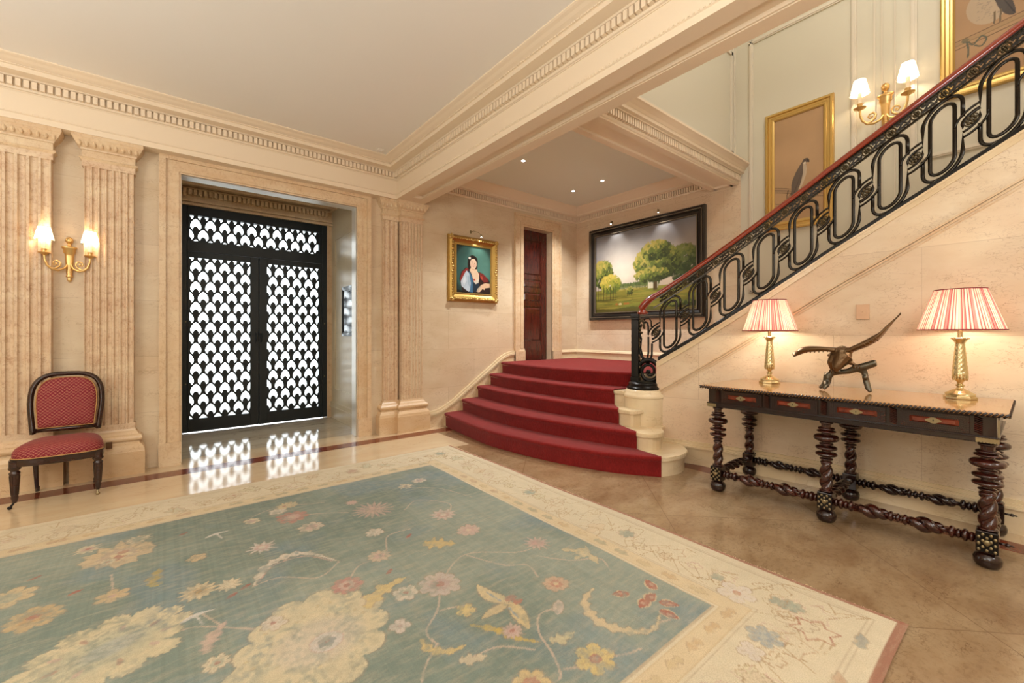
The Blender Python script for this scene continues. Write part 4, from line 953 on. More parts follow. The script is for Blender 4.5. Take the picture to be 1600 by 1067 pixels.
cv.mesh('canvas', lambda U, V: (np.full_like(U, -.0)+.01-0.001, ((y1-.12)-U)-(y0+y1)/2, V+.12), M['canvas'], parent=P)
def picture_light(loc, orient, label, reach=.17, power=9, sz=.9):
    r = empty('picture_light', loc, rz=(-PI/2 if orient == 'x' else 0)); b = MB()   # built facing -y
    b.tube([(-.07,-.002,.06),(-.055,-.05,.075),(0,-reach*.8,.05),(.03,-reach,.01)], .0035, 8); b.box(-.085,-.06,-.010,0,.045,.085); b.build('arm', M['brass_plate'], r)
    c = MB(); c.lathe([(.006,.02),(.013,.012),(.017,-.012),(.0,-.012)], (.03,-reach,0), 14); c.build('lamp_head', M['brass_plate'], r, smooth=True, auto=40)
    d = MB(); d.lathe([(.0,-.014),(.011,-.014),(.011,-.0125),(0,-.0125)], (.03,-reach,0), 12); d.build('bulb', M['spotlens'], r)
    tag(r, label, 'picture light'); v = Vector((.03,-reach,-.02))
    if orient == 'x': p = (loc[0]-reach, loc[1]-.03, loc[2]-.02); rot = (0, math.radians(-20), 0)
    else: p = (loc[0]+.03, loc[1]-reach, loc[2]-.02); rot = (math.radians(-20), 0, 0)
    if orient == 'x': rot = (0, math.radians(-22), 0); rot = (math.radians(0), math.radians(-22)*1, 0)
    light('picture_light_beam', 'SPOT', p, power, (1,.95,.88), .012, (math.radians(22), 0, 0) if orient == 'y' else (math.radians(22), 0, -PI/2), sz*1.7, .8)
    return r
picture_light((XF, 4.25, 2.99), 'x', 'left of two slim brass picture lights over the landscape painting', power=6)
picture_light((XF, 3.42, 2.99), 'x', 'right of two slim brass picture lights over the landscape painting', power=6)
picture_light((3.45, YP, 2.64), 'y', 'slim brass picture light over the portrait of the woman', .12, 3)

# portrait
x0, x1, z0, z1 = 2.995, 3.835, 1.70, 2.625
P = empty('portrait_painting', ((x0+x1)/2, YP-.02, z0), 'oval-ground portrait of a dark-haired woman in a carved gilt frame', 'painting', world=True)
fr = frame_parts(P, 'y', x0, x1, z0, z1, YP, .125, [(0,0),(0,.03),(.08,.05),(.25,.07),(.45,.062),(.6,.045),(.8,.032),(.86,.035),(1,.03),(1,.01)], M['gilt_dark'])
b = MB(); rg = random.Random(8)
for side in range(4):
    ln = (x1-x0) if side in (0, 2) else (z1-z0); k = int(ln/.034)
    for i in range(k+1):
        t = i/k; o = .045+rg.uniform(-.008, .008); big = abs(t-.5) < .09 or t < .06 or t > .94; rr = (.022 if big else .015)*rg.uniform(.8, 1.2)
        u, v = (x0+t*(x1-x0), z0+o) if side == 0 else (x0+t*(x1-x0), z1-o) if side == 2 else (x0+o, z0+t*(z1-z0)) if side == 3 else (x1-o, z0+t*(z1-z0))
        u = min(max(u, x0+.02), x1-.02); v = min(max(v, z0+.02), z1-.02)
        b.ell((u, YP-.062, v), (rr, .016, rr*.8), 8, 6)
        if i % 2: b.ell((u+rg.uniform(-.02,.02), YP-.05, v+rg.uniform(-.02,.02)), (.008,.018,.013), 6, 5)
b.build('carving', M['gilt'], P, smooth=True)
frame_parts(P, 'y', x0+.115, x1-.115, z0+.115, z1-.115, YP, .014, [(0,.03),(0,.038),(1,.036),(1,.02)], M['gilt'], 'sight_edge')
Wd, Hd = x1-x0-.24, z1-z0-.24
cv = Canvas(0, Wd, 0, Hd, .0030, '#1b2a2a'); cv.ell((Wd*.5, Hd*.52), (Wd*.50, Hd*.50), '#3f6f69', 1, soft=.12); cv.ell((Wd*.62, Hd*.62), (Wd*.3, Hd*.3), '#5d8d80', .7, soft=.8); cv.ell((Wd*.2, Hd*.5), (Wd*.25, Hd*.35), '#254744', .6, soft=.7)
def pp(*a): return [(Wd*u/100, Hd*v/100) for u, v in a]
cv.poly(pp((10,30),(16,44),(28,54),(36,53),(44,50),(60,48),(76,45),(90,36),(97,30),(97,0),(20,0)), '#2b1a1a')
cv.poly(pp((12,30),(18,44),(30,53),(36,51),(30,40),(16,22)), '#8a2f2c'); cv.poly(pp((66,46),(78,44),(90,36),(94,28),(80,26),(70,34)), '#7b2a28'); cv.poly(pp((70,40),(76,38),(78,30),(72,32)), '#c0503c', .8)
cv.poly(pp((30,48),(24,40),(14,24),(16,15),(26,9),(36,4),(44,8),(42,24),(38,42)), '#b9c6d0'); cv.poly(pp((26,38),(20,24),(24,16),(30,28)), '#dfe6ea', .8); cv.poly(pp((34,40),(34,20),(40,12),(40,34)), '#8fa5b4', .6)
for k in range(6): cv.line(pp((22+k*3, 14+k*1.5), (27+k*1.6, 36)), .004, '#7e93a3', .5)
cv.poly(pp((36,48),(42,42),(48,30),(50,8),(46,0),(38,0),(42,22),(38,40)), '#3f6c8c'); cv.poly(pp((48,34),(64,32),(66,16),(56,4),(48,6)), '#1f3140')
cv.poly(pp((40,58),(57,58),(60,50),(66,42),(66,32),(58,26),(48,32),(44,42),(38,50)), '#e8c9a8'); cv.poly(pp((42,58),(52,58),(54,50),(46,50)), '#cfa784', .6)
cv.poly(pp((48,32),(56,27),(66,32),(64,24),(56,21),(50,26)), '#d8cdbb'); cv.ell(pp((52,30))[0], (.018,.014), '#b84a38'); cv.ell(pp((62,29))[0], (.020,.016), '#e2d8c8')
cv.ell(pp((48,68))[0], (Wd*.145, Hd*.125), '#1e1512'); cv.ell(pp((57,60))[0], (Wd*.05, Hd*.08), '#1e1512', 1); cv.ell(pp((38,60))[0], (Wd*.05, Hd*.10), '#1e1512', 1)
cv.ell(pp((49.5,63))[0], (Wd*.095, Hd*.105), '#eccdb0'); cv.ell(pp((46,60))[0], (Wd*.03, Hd*.03), '#dba58c', .4, soft=.6); cv.ell(pp((54,60))[0], (Wd*.025, Hd*.028), '#d79f86', .5, soft=.6)
for u in (45.5, 53.5): cv.ell(pp((u,64.5))[0], (.0075,.0035), '#3a2a22'); cv.line(pp((u-2.6,67),(u+2.4,67.4)), .003, '#4a342a', .8)
cv.line(pp((50,65),(51,60.5),(49.5,60)), .003, '#b98a6e', .8); cv.ell(pp((49.8,56.8))[0], (.011,.0045), '#a84a42'); cv.ell(pp((39,74))[0], (.020,.017), '#ece4d8'); cv.ell(pp((41,76))[0], (.008,.008), '#d8c8b0')
cv.poly(pp((98,24),(84,25),(72,20),(66,10),(62,6),(68,5),(76,12),(82,10),(84,14),(98,16)), '#dcb896'); cv.poly(pp((62,12),(72,20),(70,10),(64,4),(58,6)), '#c7b49c', .8)
cv.poly(pp((0,0),(100,0),(100,4),(60,3),(30,4),(0,8)), '#120f0e', .8); cv.noise(.05, .08, 2)
cv.mesh('canvas', lambda U, V: (U+x0+.12-(x0+x1)/2, np.full_like(U, .0), V+.12), M['canvas'], parent=P)

# bird prints on the far wall
def print_(y0, y1, z0, z1, label, draw):
    P = empty('bird_print', (XF-.02, (y0+y1)/2, z0), label, 'framed print', 'gilt-framed bird prints up the stair wall', world=True)
    frame_parts(P, 'x', y0, y1, z0, z1, XF, .095, [(0,0),(0,.035),(.12,.045),(.3,.045),(.38,.03),(.6,.028),(.7,.036),(.85,.036),(1,.026),(1,.01)], M['gilt'])
    w, h = y1-y0-.18, z1-z0-.18; draw(w, h); cv_ = cv
    cv_.mesh('picture', lambda U, V: (np.full_like(U, 0.004), (y1-.09)-U-(y0+y1)/2, V+.09), M['paper'], parent=P)
M['paper'] = vcmat('brown_silk_picture', .6, spec=.3)
def bird1(w, h):
    global cv
    cv = Canvas(0, w, 0, h, .004, '#b08e69'); cv.noise(.25, .10, 4); q = lambda *a: [(w*u/100, h*v/100) for u, v in a]
    for d in (0, 2.2, 4.6): cv.line(bez(q((0,35-d),(25,32-d),(50,28-d),(70,27-d*1.4),(100,22-d))), .006, '#5d4a3a', .7)
    cv.poly(q((0,34),(25,31),(50,27.5),(50,24),(25,28),(0,31)), '#8a735a', .6); cv.line(bez(q((0,20),(10,18),(25,20),(34,26))), .005, '#5d4a3a', .8)
    cv.line(bez(q((30,30),(27,24),(29,19),(34,20),(36,27))), .009, '#4f4034', .8)
    body = bez(q((60,55),(52,50),(44,44),(37,36),(36,26),(33,16),(36,15),(42,20),(48,27),(58,36),(64,44),(67,50)), 8); cv.poly(body, '#5f5248', .95)
    for k in range(16): t = k/16; cv.line(q((38+20*t, 22+26*t), (42+20*t, 26+20*t)), .004, '#3f352e', .6)
    cv.poly(bez(q((60,54),(66,50),(66,42),(60,34),(54,28),(50,27),(56,36),(60,44)), 8), '#c0ad94', .8); cv.ell(q((65,54))[0], (.030,.026), '#574a40'); cv.poly(q((67,55),(72,54),(72,51.5),(69,52)), '#3a3029'); cv.ell(q((63,52))[0], (.012,.012), '#cdbda4', .9)
    for u in (50, 56): cv.line(q((u,30),(u-1,25)), .008, '#7a6a50')
def bird2(w, h):
    global cv
    cv = Canvas(0, w, 0, h, .004, '#a98560'); cv.noise(.3, .10, 5); q = lambda *a: [(w*u/100, h*v/100) for u, v in a]
    H0 = 34
    for d in (0, 3.0, 5.4): cv.line(q((0,H0-d*1.1),(40,H0+2-d*1.1),(100,H0+6-d*1.1)), .008, '#5b4630', .75)
    cv.poly(q((0,H0-1),(100,H0+5),(100,H0+2),(0,H0-4)), '#9c7f58', .6)
    cv.ell(q((40,H0+18))[0], (w*.24, h*.13), '#b9aa92', .55, .3); 
    for k in range(70): rg = random.Random(k); cv.ell(q((28+28*rg.random(), H0+8+20*rg.random()))[0], (.006,.004), '#83766a', .5)
    cv.poly(bez(q((46,H0+33),(56,H0+32),(66,H0+22),(74,H0+7),(66,H0+6),(56,H0+12),(50,H0+20)), 8), '#453d38', .95)
    for k in range(10): cv.line(q((52+2*k, H0+28-2.2*k), (56+2*k, H0+22-1.8*k)), .005, '#2b2624', .7)
    cv.ell(q((43,H0+33))[0], (.040,.032), '#5a4e42'); cv.poly(q((40,H0+35),(40,H0+32),(30,H0+26)), '#3b332b'); cv.ell(q((42,H0+34))[0], (.008,.008), '#d8cba8')
    for u in (50, 57): cv.line(q((u,H0+12),(u-1,H0+4)), .012, '#6b5a42')
    cv.line(bez(q((12,H0-2),(18,H0-3),(24,H0-6),(34,H0-2),(40,H0-5),(34,H0-9),(26,H0-7))), .012, '#5d5a48', .85); cv.line(bez(q((16,H0-3),(18,H0-9),(17,H0-14))), .014, '#5d5a48', .85); cv.ell(q((14,H0-1))[0], (.025,.018), '#6a6148', .8)
print_(1.372, 2.045, 2.46, 3.845, 'gilt-framed brown print of a falcon on its perch, below the stair sconce', bird1)
print_(-.11, .562, 3.40, 4.79, 'gilt-framed brown print of a large long-billed grey bird, cut by the top edge', bird2)
# dark picture in the vestibule
P = empty('vestibule_picture', (VX-.01, 5.75, 1.22), 'narrow dark-framed picture on the right side wall beside the street door', 'picture', world=True)
frame_parts(P, 'x', 5.42, 6.15, 1.22, 1.90, VX, .05, [(0,0),(0,.02),(.6,.025),(1,.015),(1,.004)], M['black_frame'])
cv = Canvas(0, .63, 0, .58, .01, '#4d5663'); cv.noise(.2, .3, 3); cv.ell((.35,.3), (.2,.16), '#9aa2ab', .6, soft=.6)
cv.mesh('picture', lambda U, V: (np.full_like(U, .0), 6.10-U-5.75, V+.05), vcmat('vestibule_print', .12, spec=.9), parent=P)

# ------------------------------------------------------------------ stair railing
def RU(s0, s, zl, k=.62):    # like RP but about s0 the slope is partly taken back
    x, y, z = RP(s, zl); return (x, y, z+(s-s0)*k*.60)
rail = empty('stair_railing', RP(1.2, -.3), 'black wrought iron stair railing with scroll loops and a mahogany handrail', 'railing', world=True)
HR = [(-.030,.356),(.030,.356),(.036,.366),(.036,.384),(.026,.402),(.010,.409),(-.010,.409),(-.026,.402),(-.036,.384),(-.036,.366)]
def railsweep(prof_, s0, s1, k, ease=True):
    bb = MB(); vs = []; m = len(prof_)
    for s in np.linspace(s0, s1, k):
        for o, z in prof_: vs.append(RP(s, z, o))
    fs = [(i*m+j, (i+1)*m+j, (i+1)*m+(j+1)%m, i*m+(j+1)%m) for i in range(k-1) for j in range(m)]+[tuple(range(m))[::-1], tuple(range((k-1)*m, k*m))]
    bb.add(vs, fs); return bb
S0, S1 = -1.9, 2.24
q = railsweep(HR, S0, 2.26, 120)
# turned-down volute over the newel
p = RP(2.26, .383); q.tube([RP(2.22, .383), RP(2.28, .376), RP(2.335, .352), RP(2.37, .325)], [.030,.034,.038,.036], 14, flat=1.15)
q.lathe([(0,.0),(.047,0),(.055,.008),(.055,.018),(.046,.026),(.04,.04),(.03,.052),(0,.056)], RP(2.352, .262), 24)
q.build('handrail', M['handrail'], rail, smooth=True, auto=50)
b = railsweep([(-.014,.345),(.014,.345),(.014,.356),(-.014,.356)], S0, 2.27, 100); q = railsweep([(-.012,.262),(.012,.262),(.012,.273),(-.012,.273)], S0, 2.24, 100); b.add(q.v, q.f)
fz = b.build('frieze_bars', M['iron'], rail)
P2 = .277
s = P2*.5-P2*7; med = []
k = 0
s = -.139*13+.138
while s < 2.2:
    m_ = MB(); c = []
    for i in range(20): a = 2*PI*i/20; c.append(RU(s, s+.030*math.cos(a), .309+.034*math.sin(a)))
    m_.tube(c, .006, 6, True)
    for i in range(6): a = 2*PI*i/6; m_.ell(RU(s, s+.014*math.cos(a), .309+.016*math.sin(a)), (.010,.010,.010), 6, 4)
    m_.ell(RP(s, .309), (.010,.009,.009), 8, 5); m_.build('medallion', M['antique'], rail, smooth=True)
    t = MB()
    for zz in (.290, .328): t.tube([RP(s+u, zz+(.004 if i % 2 else -.003)) for i, u in enumerate(np.linspace(.030, .108, 9))], .0095, 5)
    t.tube([RP(s+u, .309+.012*math.sin(u*110)) for u in np.linspace(.030, .108, 14)], .006, 5)
    t.build('openwork_strip', M['openwork'], rail)
    s += P2/2
b = railsweep([(-.030,-.318),(.036,-.318),(.036,-.272),(.028,-.262),(.012,-.258),(-.012,-.258),(-.024,-.262),(-.030,-.272)], S0, 2.19, 100)
b.build('bottom_rail', M['iron_dark'], rail, smooth=True, auto=40)
def arc(cs, cz, rs, rz, a0, a1, n=14): return [(cs+rs*math.cos(a), cz+rz*math.sin(a)) for a in np.linspace(a0, a1, n)]
def bar(bb, pts, r=.0078): bb.tube([RP(a, z) for a, z in pts], r, 8, flat=1.5)
h1, h2 = .0605, .0985; t1, t2 = .225, .262
def link(sr, foot=True):
    c = MB(); g = P2/2-h2; e_ = P2/2-h1
    def ub(pts): c.tube([RU(sr, a, z, .30) for a, z in pts], .0078, 8, flat=1.5)
    Q = np.linspace(0, PI/2, 12)
    ub([(sr-g+(e_+g)*math.cos(t), .088*math.sin(t)) for t in Q])
    ub([(sr+g, -.035)]+[(sr-g+2*g*math.cos(t), .052*math.sin(t)) for t in Q])
    ub([(sr-g, .035)]+[(sr+g-2*g*math.cos(t), -.052*math.sin(t)) for t in Q])
    ub([(sr+g-(e_+g)*math.cos(t), -.088*math.sin(t)) for t in Q])
    return c
kk = -6
while True:
    sr = kk*P2; sc = sr+P2/2    # rosette at sr, loop centre at sc (towards the foot)
    if sc+h2 > 2.26: break
    lastl = sc+P2+h2 > 2.26
    b = MB(); ye = t1-h1*1.0
    inner = arc(sc, ye, h1, h1*1.0, 0, PI, 12)+arc(sc, -ye, h1, h1*1.0, PI, 2*PI, 12)
    b.tube([RP(a, z) for a, z in inner], .0078, 8, True, flat=1.5)
    yo = t2-h2
    # upper ribbon ends over the rosette on one side, runs on under the next on the other
    bar(b, [(sc+h2, .03)]+arc(sc, yo, h2, h2, 0, PI, 18)+[(sc-h2, .062)])
    bar(b, [(sc-h2, -.03)]+arc(sc, -yo, h2, h2, PI, 2*PI, 18)+[(sc+h2, -.062)])
    b.build('scroll_loop', M['iron'], rail, smooth=True)
    link(sr).build('link_ribbon', M['iron'], rail, smooth=True)
    m_ = MB()
    for i in range(7): a = 2*PI*i/7; m_.ell(RU(sr, sr+.021*math.cos(a), .024*math.sin(a)), (.011,.012,.012), 7, 5)
    m_.ell(RP(sr, 0), (.012,.011,.011), 8, 6); m_.tube([RU(sr, sr+.035*math.cos(a), .040*math.sin(a)) for a in np.linspace(0, 2*PI, 19)[:-1]], .004, 6, True)
    m_.build('rosette', M['antique'], rail, smooth=True)
    kk += 1
# last rosette and half loop against the newel
sr = kk*P2
m_ = MB()
for i in range(7): a = 2*PI*i/7; m_.ell(RU(sr, sr+.021*math.cos(a), .024*math.sin(a)), (.011,.012,.012), 7, 5)
m_.ell(RP(sr, 0), (.012,.011,.011), 8, 6); m_.tube([RU(sr, sr+.035*math.cos(a), .040*math.sin(a)) for a in np.linspace(0, 2*PI, 19)[:-1]], .004, 6, True); m_.build('rosette', M['antique'], rail, smooth=True)
b = link(sr)
bar(b, [(sr+.077,.02),(sr+.078,.10),(sr+.086,.145),(sr+.105,.165),(sr+.125,.16)]); bar(b, [(sr+.046,.08),(sr+.048,.14),(sr+.07,.185),(sr+.105,.20),(sr+.125,.195)])
bar(b, [(sr+.040,-.09),(sr+.042,-.20),(sr+.055,-.255),(sr+.085,-.285)]); bar(b, [(sr+.077,0),(sr+.077,-.17),(sr+.09,-.225),(sr+.105,-.25)]); 
b.build('end_scroll', M['iron_dark'], rail, smooth=True)
# newel post on the drum
NX, NY = DC
nw = MB(); nw.lathe([(.165,0),(.172,.006),(.172,.02),(.160,.03),(.152,.045),(.156,.055),(.146,.068),(.120,.078),(0,.08)], (NX, NY, .682), 40)
newel = nw.build('newel_base', M['iron_dark'], rail, smooth=True, auto=40)
d1 = Vector(RP(2.2, 0)[:2])-Vector((NX, NY)); d1.normalize()     # direction towards the rail
def NP(a, z, o=0):     # a along the rail direction from the drum centre
    return (NX+d1.x*a-d1.y*o, NY+d1.y*a+d1.x*o, z)
post = MB()
pb = -.085
for (w_, z0, z1) in ((.044,.755,.80),(.037,.80,1.395),(.040,1.395,1.42),(.044,1.42,1.452)):
    c = [NP(pb-w_, z0, -w_), NP(pb+w_, z0, -w_), NP(pb+w_, z0, w_), NP(pb-w_, z0, w_)]; post.add(c+[(x, y, z1) for x, y, _ in c], [(3,2,1,0),(4,5,6,7),(0,1,5,4),(1,2,6,5),(2,3,7,6),(3,0,4,7)])
post.build('newel_post', M['iron_dark'], rail, bevel=.004)
lv = MB(); rg = random.Random(4)
for i in range(9): lv.ell(NP(pb-.036, .82+i*.068, 0), (.012,.012,.024), 7, 5)
for i in range(26):
    z = .80+rg.random()*.58; lv.ell(NP(pb+.034+rg.uniform(0,.025)*(1 if z > 1.25 or z < .98 else .4), z, rg.uniform(-.022,.022)), (.011,.011,.017), 6, 5)
for i in range(22): a = rg.uniform(0, 2*PI); lv.ell(NP(pb+.058+.028*math.cos(a), 1.325+.065*math.sin(a), rg.uniform(-.02,.02)), (.012,.012,.014), 6, 5)
lv.build('leaf_ornament', M['antique'], rail, smooth=True)
st = MB()
st.tube([NP(pb+.03, 1.36), NP(pb+.045, 1.25), NP(pb+.035, 1.15), NP(pb+.045, 1.05), NP(pb+.09, .965), NP(pb+.12, .945)], .011, 8); st.tube([NP(pb+.03, 1.30), NP(pb+.06, 1.2), NP(pb+.052, 1.10), NP(pb+.075, 1.01), NP(pb+.14, .94)], .008, 8)
st.tube([NP(pb+.035, .98), NP(pb+.05, .90), NP(pb+.05,.83)], .014, 8)
st.build('acanthus_stem', M['iron_dark'], rail, smooth=True)
vol = MB(); cc = (.052, .862)
pts = []
for i in range(60):
    t = i/59; a = PI*1.02+t*PI*4.3; r = .118*(1-t)**.85+.012; pts.append(NP(cc[0]+r*math.cos(a)*.92, cc[1]-r*math.sin(a)))
vol.tube(pts, [.020*(1-i/59)+.008 for i in range(60)], 10); vol.ell(NP(*cc), (.018,.018,.018), 8, 6)
pts = [NP(cc[0]+.130*math.cos(a), cc[1]-.124*math.sin(a)*.92) for a in np.linspace(PI*1.1, PI*2.45, 26)]; vol.tube(pts, .012, 8)
vol.build('volute', M['iron_dark'], rail, smooth=True)

# ------------------------------------------------------------------ console table
TX0, TX1, TY0, TY1, TZ = 3.315, 4.075, .085, 1.695, .842
LXF, LXB = 3.425, 4.015; LY = (.165, .885, 1.605)
tb = empty('console_table', ((TX0+TX1)/2, (TY0+TY1)/2, 0), 'long dark carved console table with barley-twist legs against the stone wall', 'table', world=True)
b = MB(); b.box(TX0, TX1, TY0, TY1, TZ-.022, TZ); top = b.build('table_top', M['wood_top'], tb, bevel=.006)
b = MB(); nn_ = 84
for i in range(nn_): y = TY0+(TY1-TY0)*(i+.5)/nn_; b.tube([(TX0+.002, y-.009, TZ-.004), (TX0-.003, y, TZ-.013), (TX0+.003, y+.009, TZ-.022)], .0062, 6)
for i in range(38):
    x = TX0+(TX1-TX0)*(i+.5)/38
    for y in (TY0, TY1): b.tube([(x-.009, y, TZ-.005), (x+.009, y, TZ-.021)], .0062, 6)
b.build('gadroon_edge', M['wood_dark'], top, smooth=True)
AX0, AX1, AY0, AY1 = TX0+.05, TX1-.03, TY0+.045, TY1-.045; AZ0 = .672
b = MB(); b.box(AX0, AX1, AY0, AY1, .700, TZ-.021); b.box(AX0-.006, AX1, AY0-.006, AY1+.006, AZ0, .705); b.box(AX0-.012, AX1, AY0-.012, AY1+.012, .812, TZ-.021); b.box(AX0-.012, AX1, AY0-.012, AY1+.012, .700, .708)
b.build('apron', M['wood_dark'], tb, bevel=.002)
b = MB()
i = 0; y = AY0
while y < AY1: b.ell((AX0-.012, y, .7035), (.005,.006,.005), 6, 4); b.ell((AX0-.006, y, .676), (.004,.006,.004), 6, 4); y += .0125
b.build('bead_moulding', M['wood_dark'], tb, smooth=True)
dw = [(.225,.505),(.570,.850),(.915,1.195),(1.255,1.54)]
for k, (a, c) in enumerate(dw):
    d = MB(); d.box(AX0-.010, AX0+.02, a, c, .712, .808)
    dr = d.build('drawer', M['wood_dark'], tb, bevel=.002)
    r_ = MB()
    for j in range(3):
        o = .006+.011*j; dd = .012+.0
        n_ = int((c-a-2*o)/.0085)
        for t in range(n_):
            yy = a+o+(c-a-2*o)*(t+.5)/n_
            for zz in (.712+o, .808-o): r_.box(AX0-.0155, AX0-.009, yy-.0028, yy+.0026, zz-.0035, zz+.0035)
        n_ = int((.096-2*o)/.0085)
        for t in range(n_):
            zz = .712+o+(.096-2*o)*(t+.5)/n_
            for yy in (a+o, c-o): r_.box(AX0-.0155, AX0-.009, yy-.0038, yy+.0035, zz-.0026, zz+.0026)
    r_.build('ripple_moulding', M['wood_leg'], dr)
    p_ = MB(); e_ = .040; x_ = AX0-.010
    p_.add([(x_, a+e_, .745), (x_, c-e_, .745), (x_, c-e_, .782), (x_, a+e_, .782), (x_-.012, a+e_+.014, .753), (x_-.012, c-e_-.014, .753), (x_-.012, c-e_-.014, .774), (x_-.012, a+e_+.014, .774)], [(7,6,5,4),(4,5,1,0),(5,6,2,1),(6,7,3,2),(7,4,0,3)])
    p_.build('drawer_panel', M['wood_red'], dr)
    s_ = MB(); m_ = (a+c)/2; pr = [(.030*math.cos(t)*(1+.12*math.cos(4*t)), .0155*math.sin(t)*(1+.1*math.cos(4*t))) for t in np.linspace(0, 2*PI, 25)[:-1]]
    s_.prism([(m_+u, .7635+v) for u, v in pr], AX0-.0255, AX0-.0215, 0); e2 = s_.build('escutcheon', M['brass_plate'], dr, smooth=False)
    kh = MB(); kh.ell((AX0-.0262, m_, .766), (.0015,.003,.003), 8, 5); kh.box(AX0-.0268, AX0-.0255, m_-.0014, m_+.0014, .757, .765); kh.build('keyhole', M['iron_dark'], e2)
for y in (.195, .538, .883, 1.225, 1.575):
    b = MB(); w_ = .019
    for t in range(9): z = .716+.010*t; b.tube([(AX0-.0135, y-w_*.8, z), (AX0-.0135, y+w_*.8, z+.012)], .0036, 5)
    b.build('carved_stile', M['wood_leg'], tb)
for y0_, y1_ in ((AY0-.008, AY0+.075), (AY1-.062, AY1+.008)):
    b = MB(); b.box(AX0-.009, AX0-.005, y0_, y1_, .674, .699); b.build('brass_corner', M['brass_plate'], tb)
b = MB(); b.box(AX0, AX0+.06, AY0-.009, AY0-.004, .674, .80); b.build('brass_corner', M['brass_plate'], tb)
def discs(b, c, specs):     # specs: (z, radius, half height)
    for z, r, h in specs: b.lathe([(0,-h)]+[(r*(1-(abs(t)**2.6))**.38 if abs(t) < 1 else 0, h*t) for t in np.linspace(-1, 1, 11)[1:-1]]+[(0,h)], (c[0], c[1], z), 28)
LEGSPEC = [(.657,.038,.012),(.618,.047,.010),(.600,.054,.009),(.556,.071,.026),(.516,.040,.008),(.490,.061,.016),(.448,.061,.016),(.415,.038,.009),(.392,.034,.012)]
def leg(x, y, front):
    b = MB(); b.lathe([(.028,.21),(.026,.30),(.024,.40),(.026,.52),(.028,.672)], (x, y, 0), 16); discs(b, (x, y), LEGSPEC)
    ps = []
    for ph in (0, PI):
        ps = [(x+.016*math.cos(ph+t*2*PI*1.15), y+.016*math.sin(ph+t*2*PI*1.15), .212+.172*t) for t in np.linspace(0, 1, 36)]; b.tube(ps, .0225, 10)
    discs(b, (x, y), [(.205,.040,.008)])
    g = b.build('leg', M['wood_leg'], tb, smooth=True, auto=60)
    bl = MB(); w_ = .042; bl.box(x-w_, x+w_, y-w_, y+w_, .083, .197); bk = bl.build('leg_block', M['wood_dark'], g, bevel=.004)
    f_ = MB(); f_.lathe([(.026,.083),(.030,.076),(.048,.066),(.056,.045),(.054,.022),(.044,.004),(.036,0),(0,0)][::-1], (x, y, 0), 26); f_.build('foot', M['wood_dark'], g, smooth=True)
    if front:
        m_ = MB(); m_.box(x-w_-.003, x-w_, y-w_+.004, y+w_-.004, .088, .192)
        rg = random.Random(int(y*100))
        mt = m_.build('brass_mount', M['iron_dark'], g)
        o = MB()
        for i in range(5):
            for j in range(6):
                if (i+j) % 2: continue
                o.ell((x-w_-.004, y-w_+.012+i*.015, .098+j*.0165), (.003,.0075,.0085), 6, 4)
        o.ell((x-w_-.005, y, .14), (.006,.014,.014), 10, 6); o.build('pierced_ornament', M['brass_plate'], mt, smooth=True)
    if y < .3:
        k_ = MB(); k_.tube([(x, y-w_, .14), (x, y-w_-.022, .14)], .006, 8); k_.ell((x, y-w_-.03, .14), (.010,.011,.010), 10, 7); k_.ell((x, y-w_-.045, .14), (.005,.008,.005), 8, 5); k_.build('finial_screw', M['wood_dark'], g, smooth=True)
for x in (LXF, LXB):
    for y in LY: leg(x, y, x == LXF)
def stretcher(p, q, z, mat, R=.045, beads=True):
    p = Vector((*p, z)); q = Vector((*q, z)); d = q-p; ln = d.length; d.normalize(); u = Vector((0,0,1)); w = d.cross(u); b = MB()
    ends = .13 if beads else .04; segs = [(ends, ln/2-.05), (ln/2+.05, ln-ends)] if beads else [(ends, ln-ends)]
    b.tube([p, q], .013, 10)
    for a, c in segs:
        turns = max(1.0, round((c-a)/.085))
        for ph in (0, PI):
            pts = []; rr = []
            for t in np.linspace(0, 1, int(turns*14)+2):
                an = ph+t*2*PI*turns*.5; k = math.sin(PI*min(1, max(0, t)))**.25 if 0 < t < 1 else .0; pts.append(p+d*(a+(c-a)*t)+(u*math.cos(an)+w*math.sin(an))*R*.42*max(k, .3)); rr.append(R*.60*max(k, .45))
            b.tube(pts, rr, 9)
    bl = [.015, .04, .066, .092] if beads else [.018]
    pos = [(t, .027+.007*(i % 2)) for i, t in enumerate(bl)]+[(ln-t, .027+.007*(i % 2)) for i, t in enumerate(bl)]
    if beads: pos += [(ln/2-.032, .031), (ln/2, .027), (ln/2+.032, .031)]
    for t, r in pos: c = p+d*t; b.ell(c, (r, r*.5, r) if abs(d.y) > .5 else (r*.5, r, r), 14, 8)
    b.build('stretcher', mat, tb, smooth=True)
w_ = .042
for a, c in ((LY[0], LY[1]), (LY[1], LY[2])):
    stretcher((LXF, a+w_), (LXF, c-w_), .14, M['wood_leg']); stretcher((LXB, a+w_), (LXB, c-w_), .14, M['wood_dark'], .038)
for y in LY: stretcher((LXF+w_, y), (LXB-w_, y), .15, M['wood_dark'], .038, False)

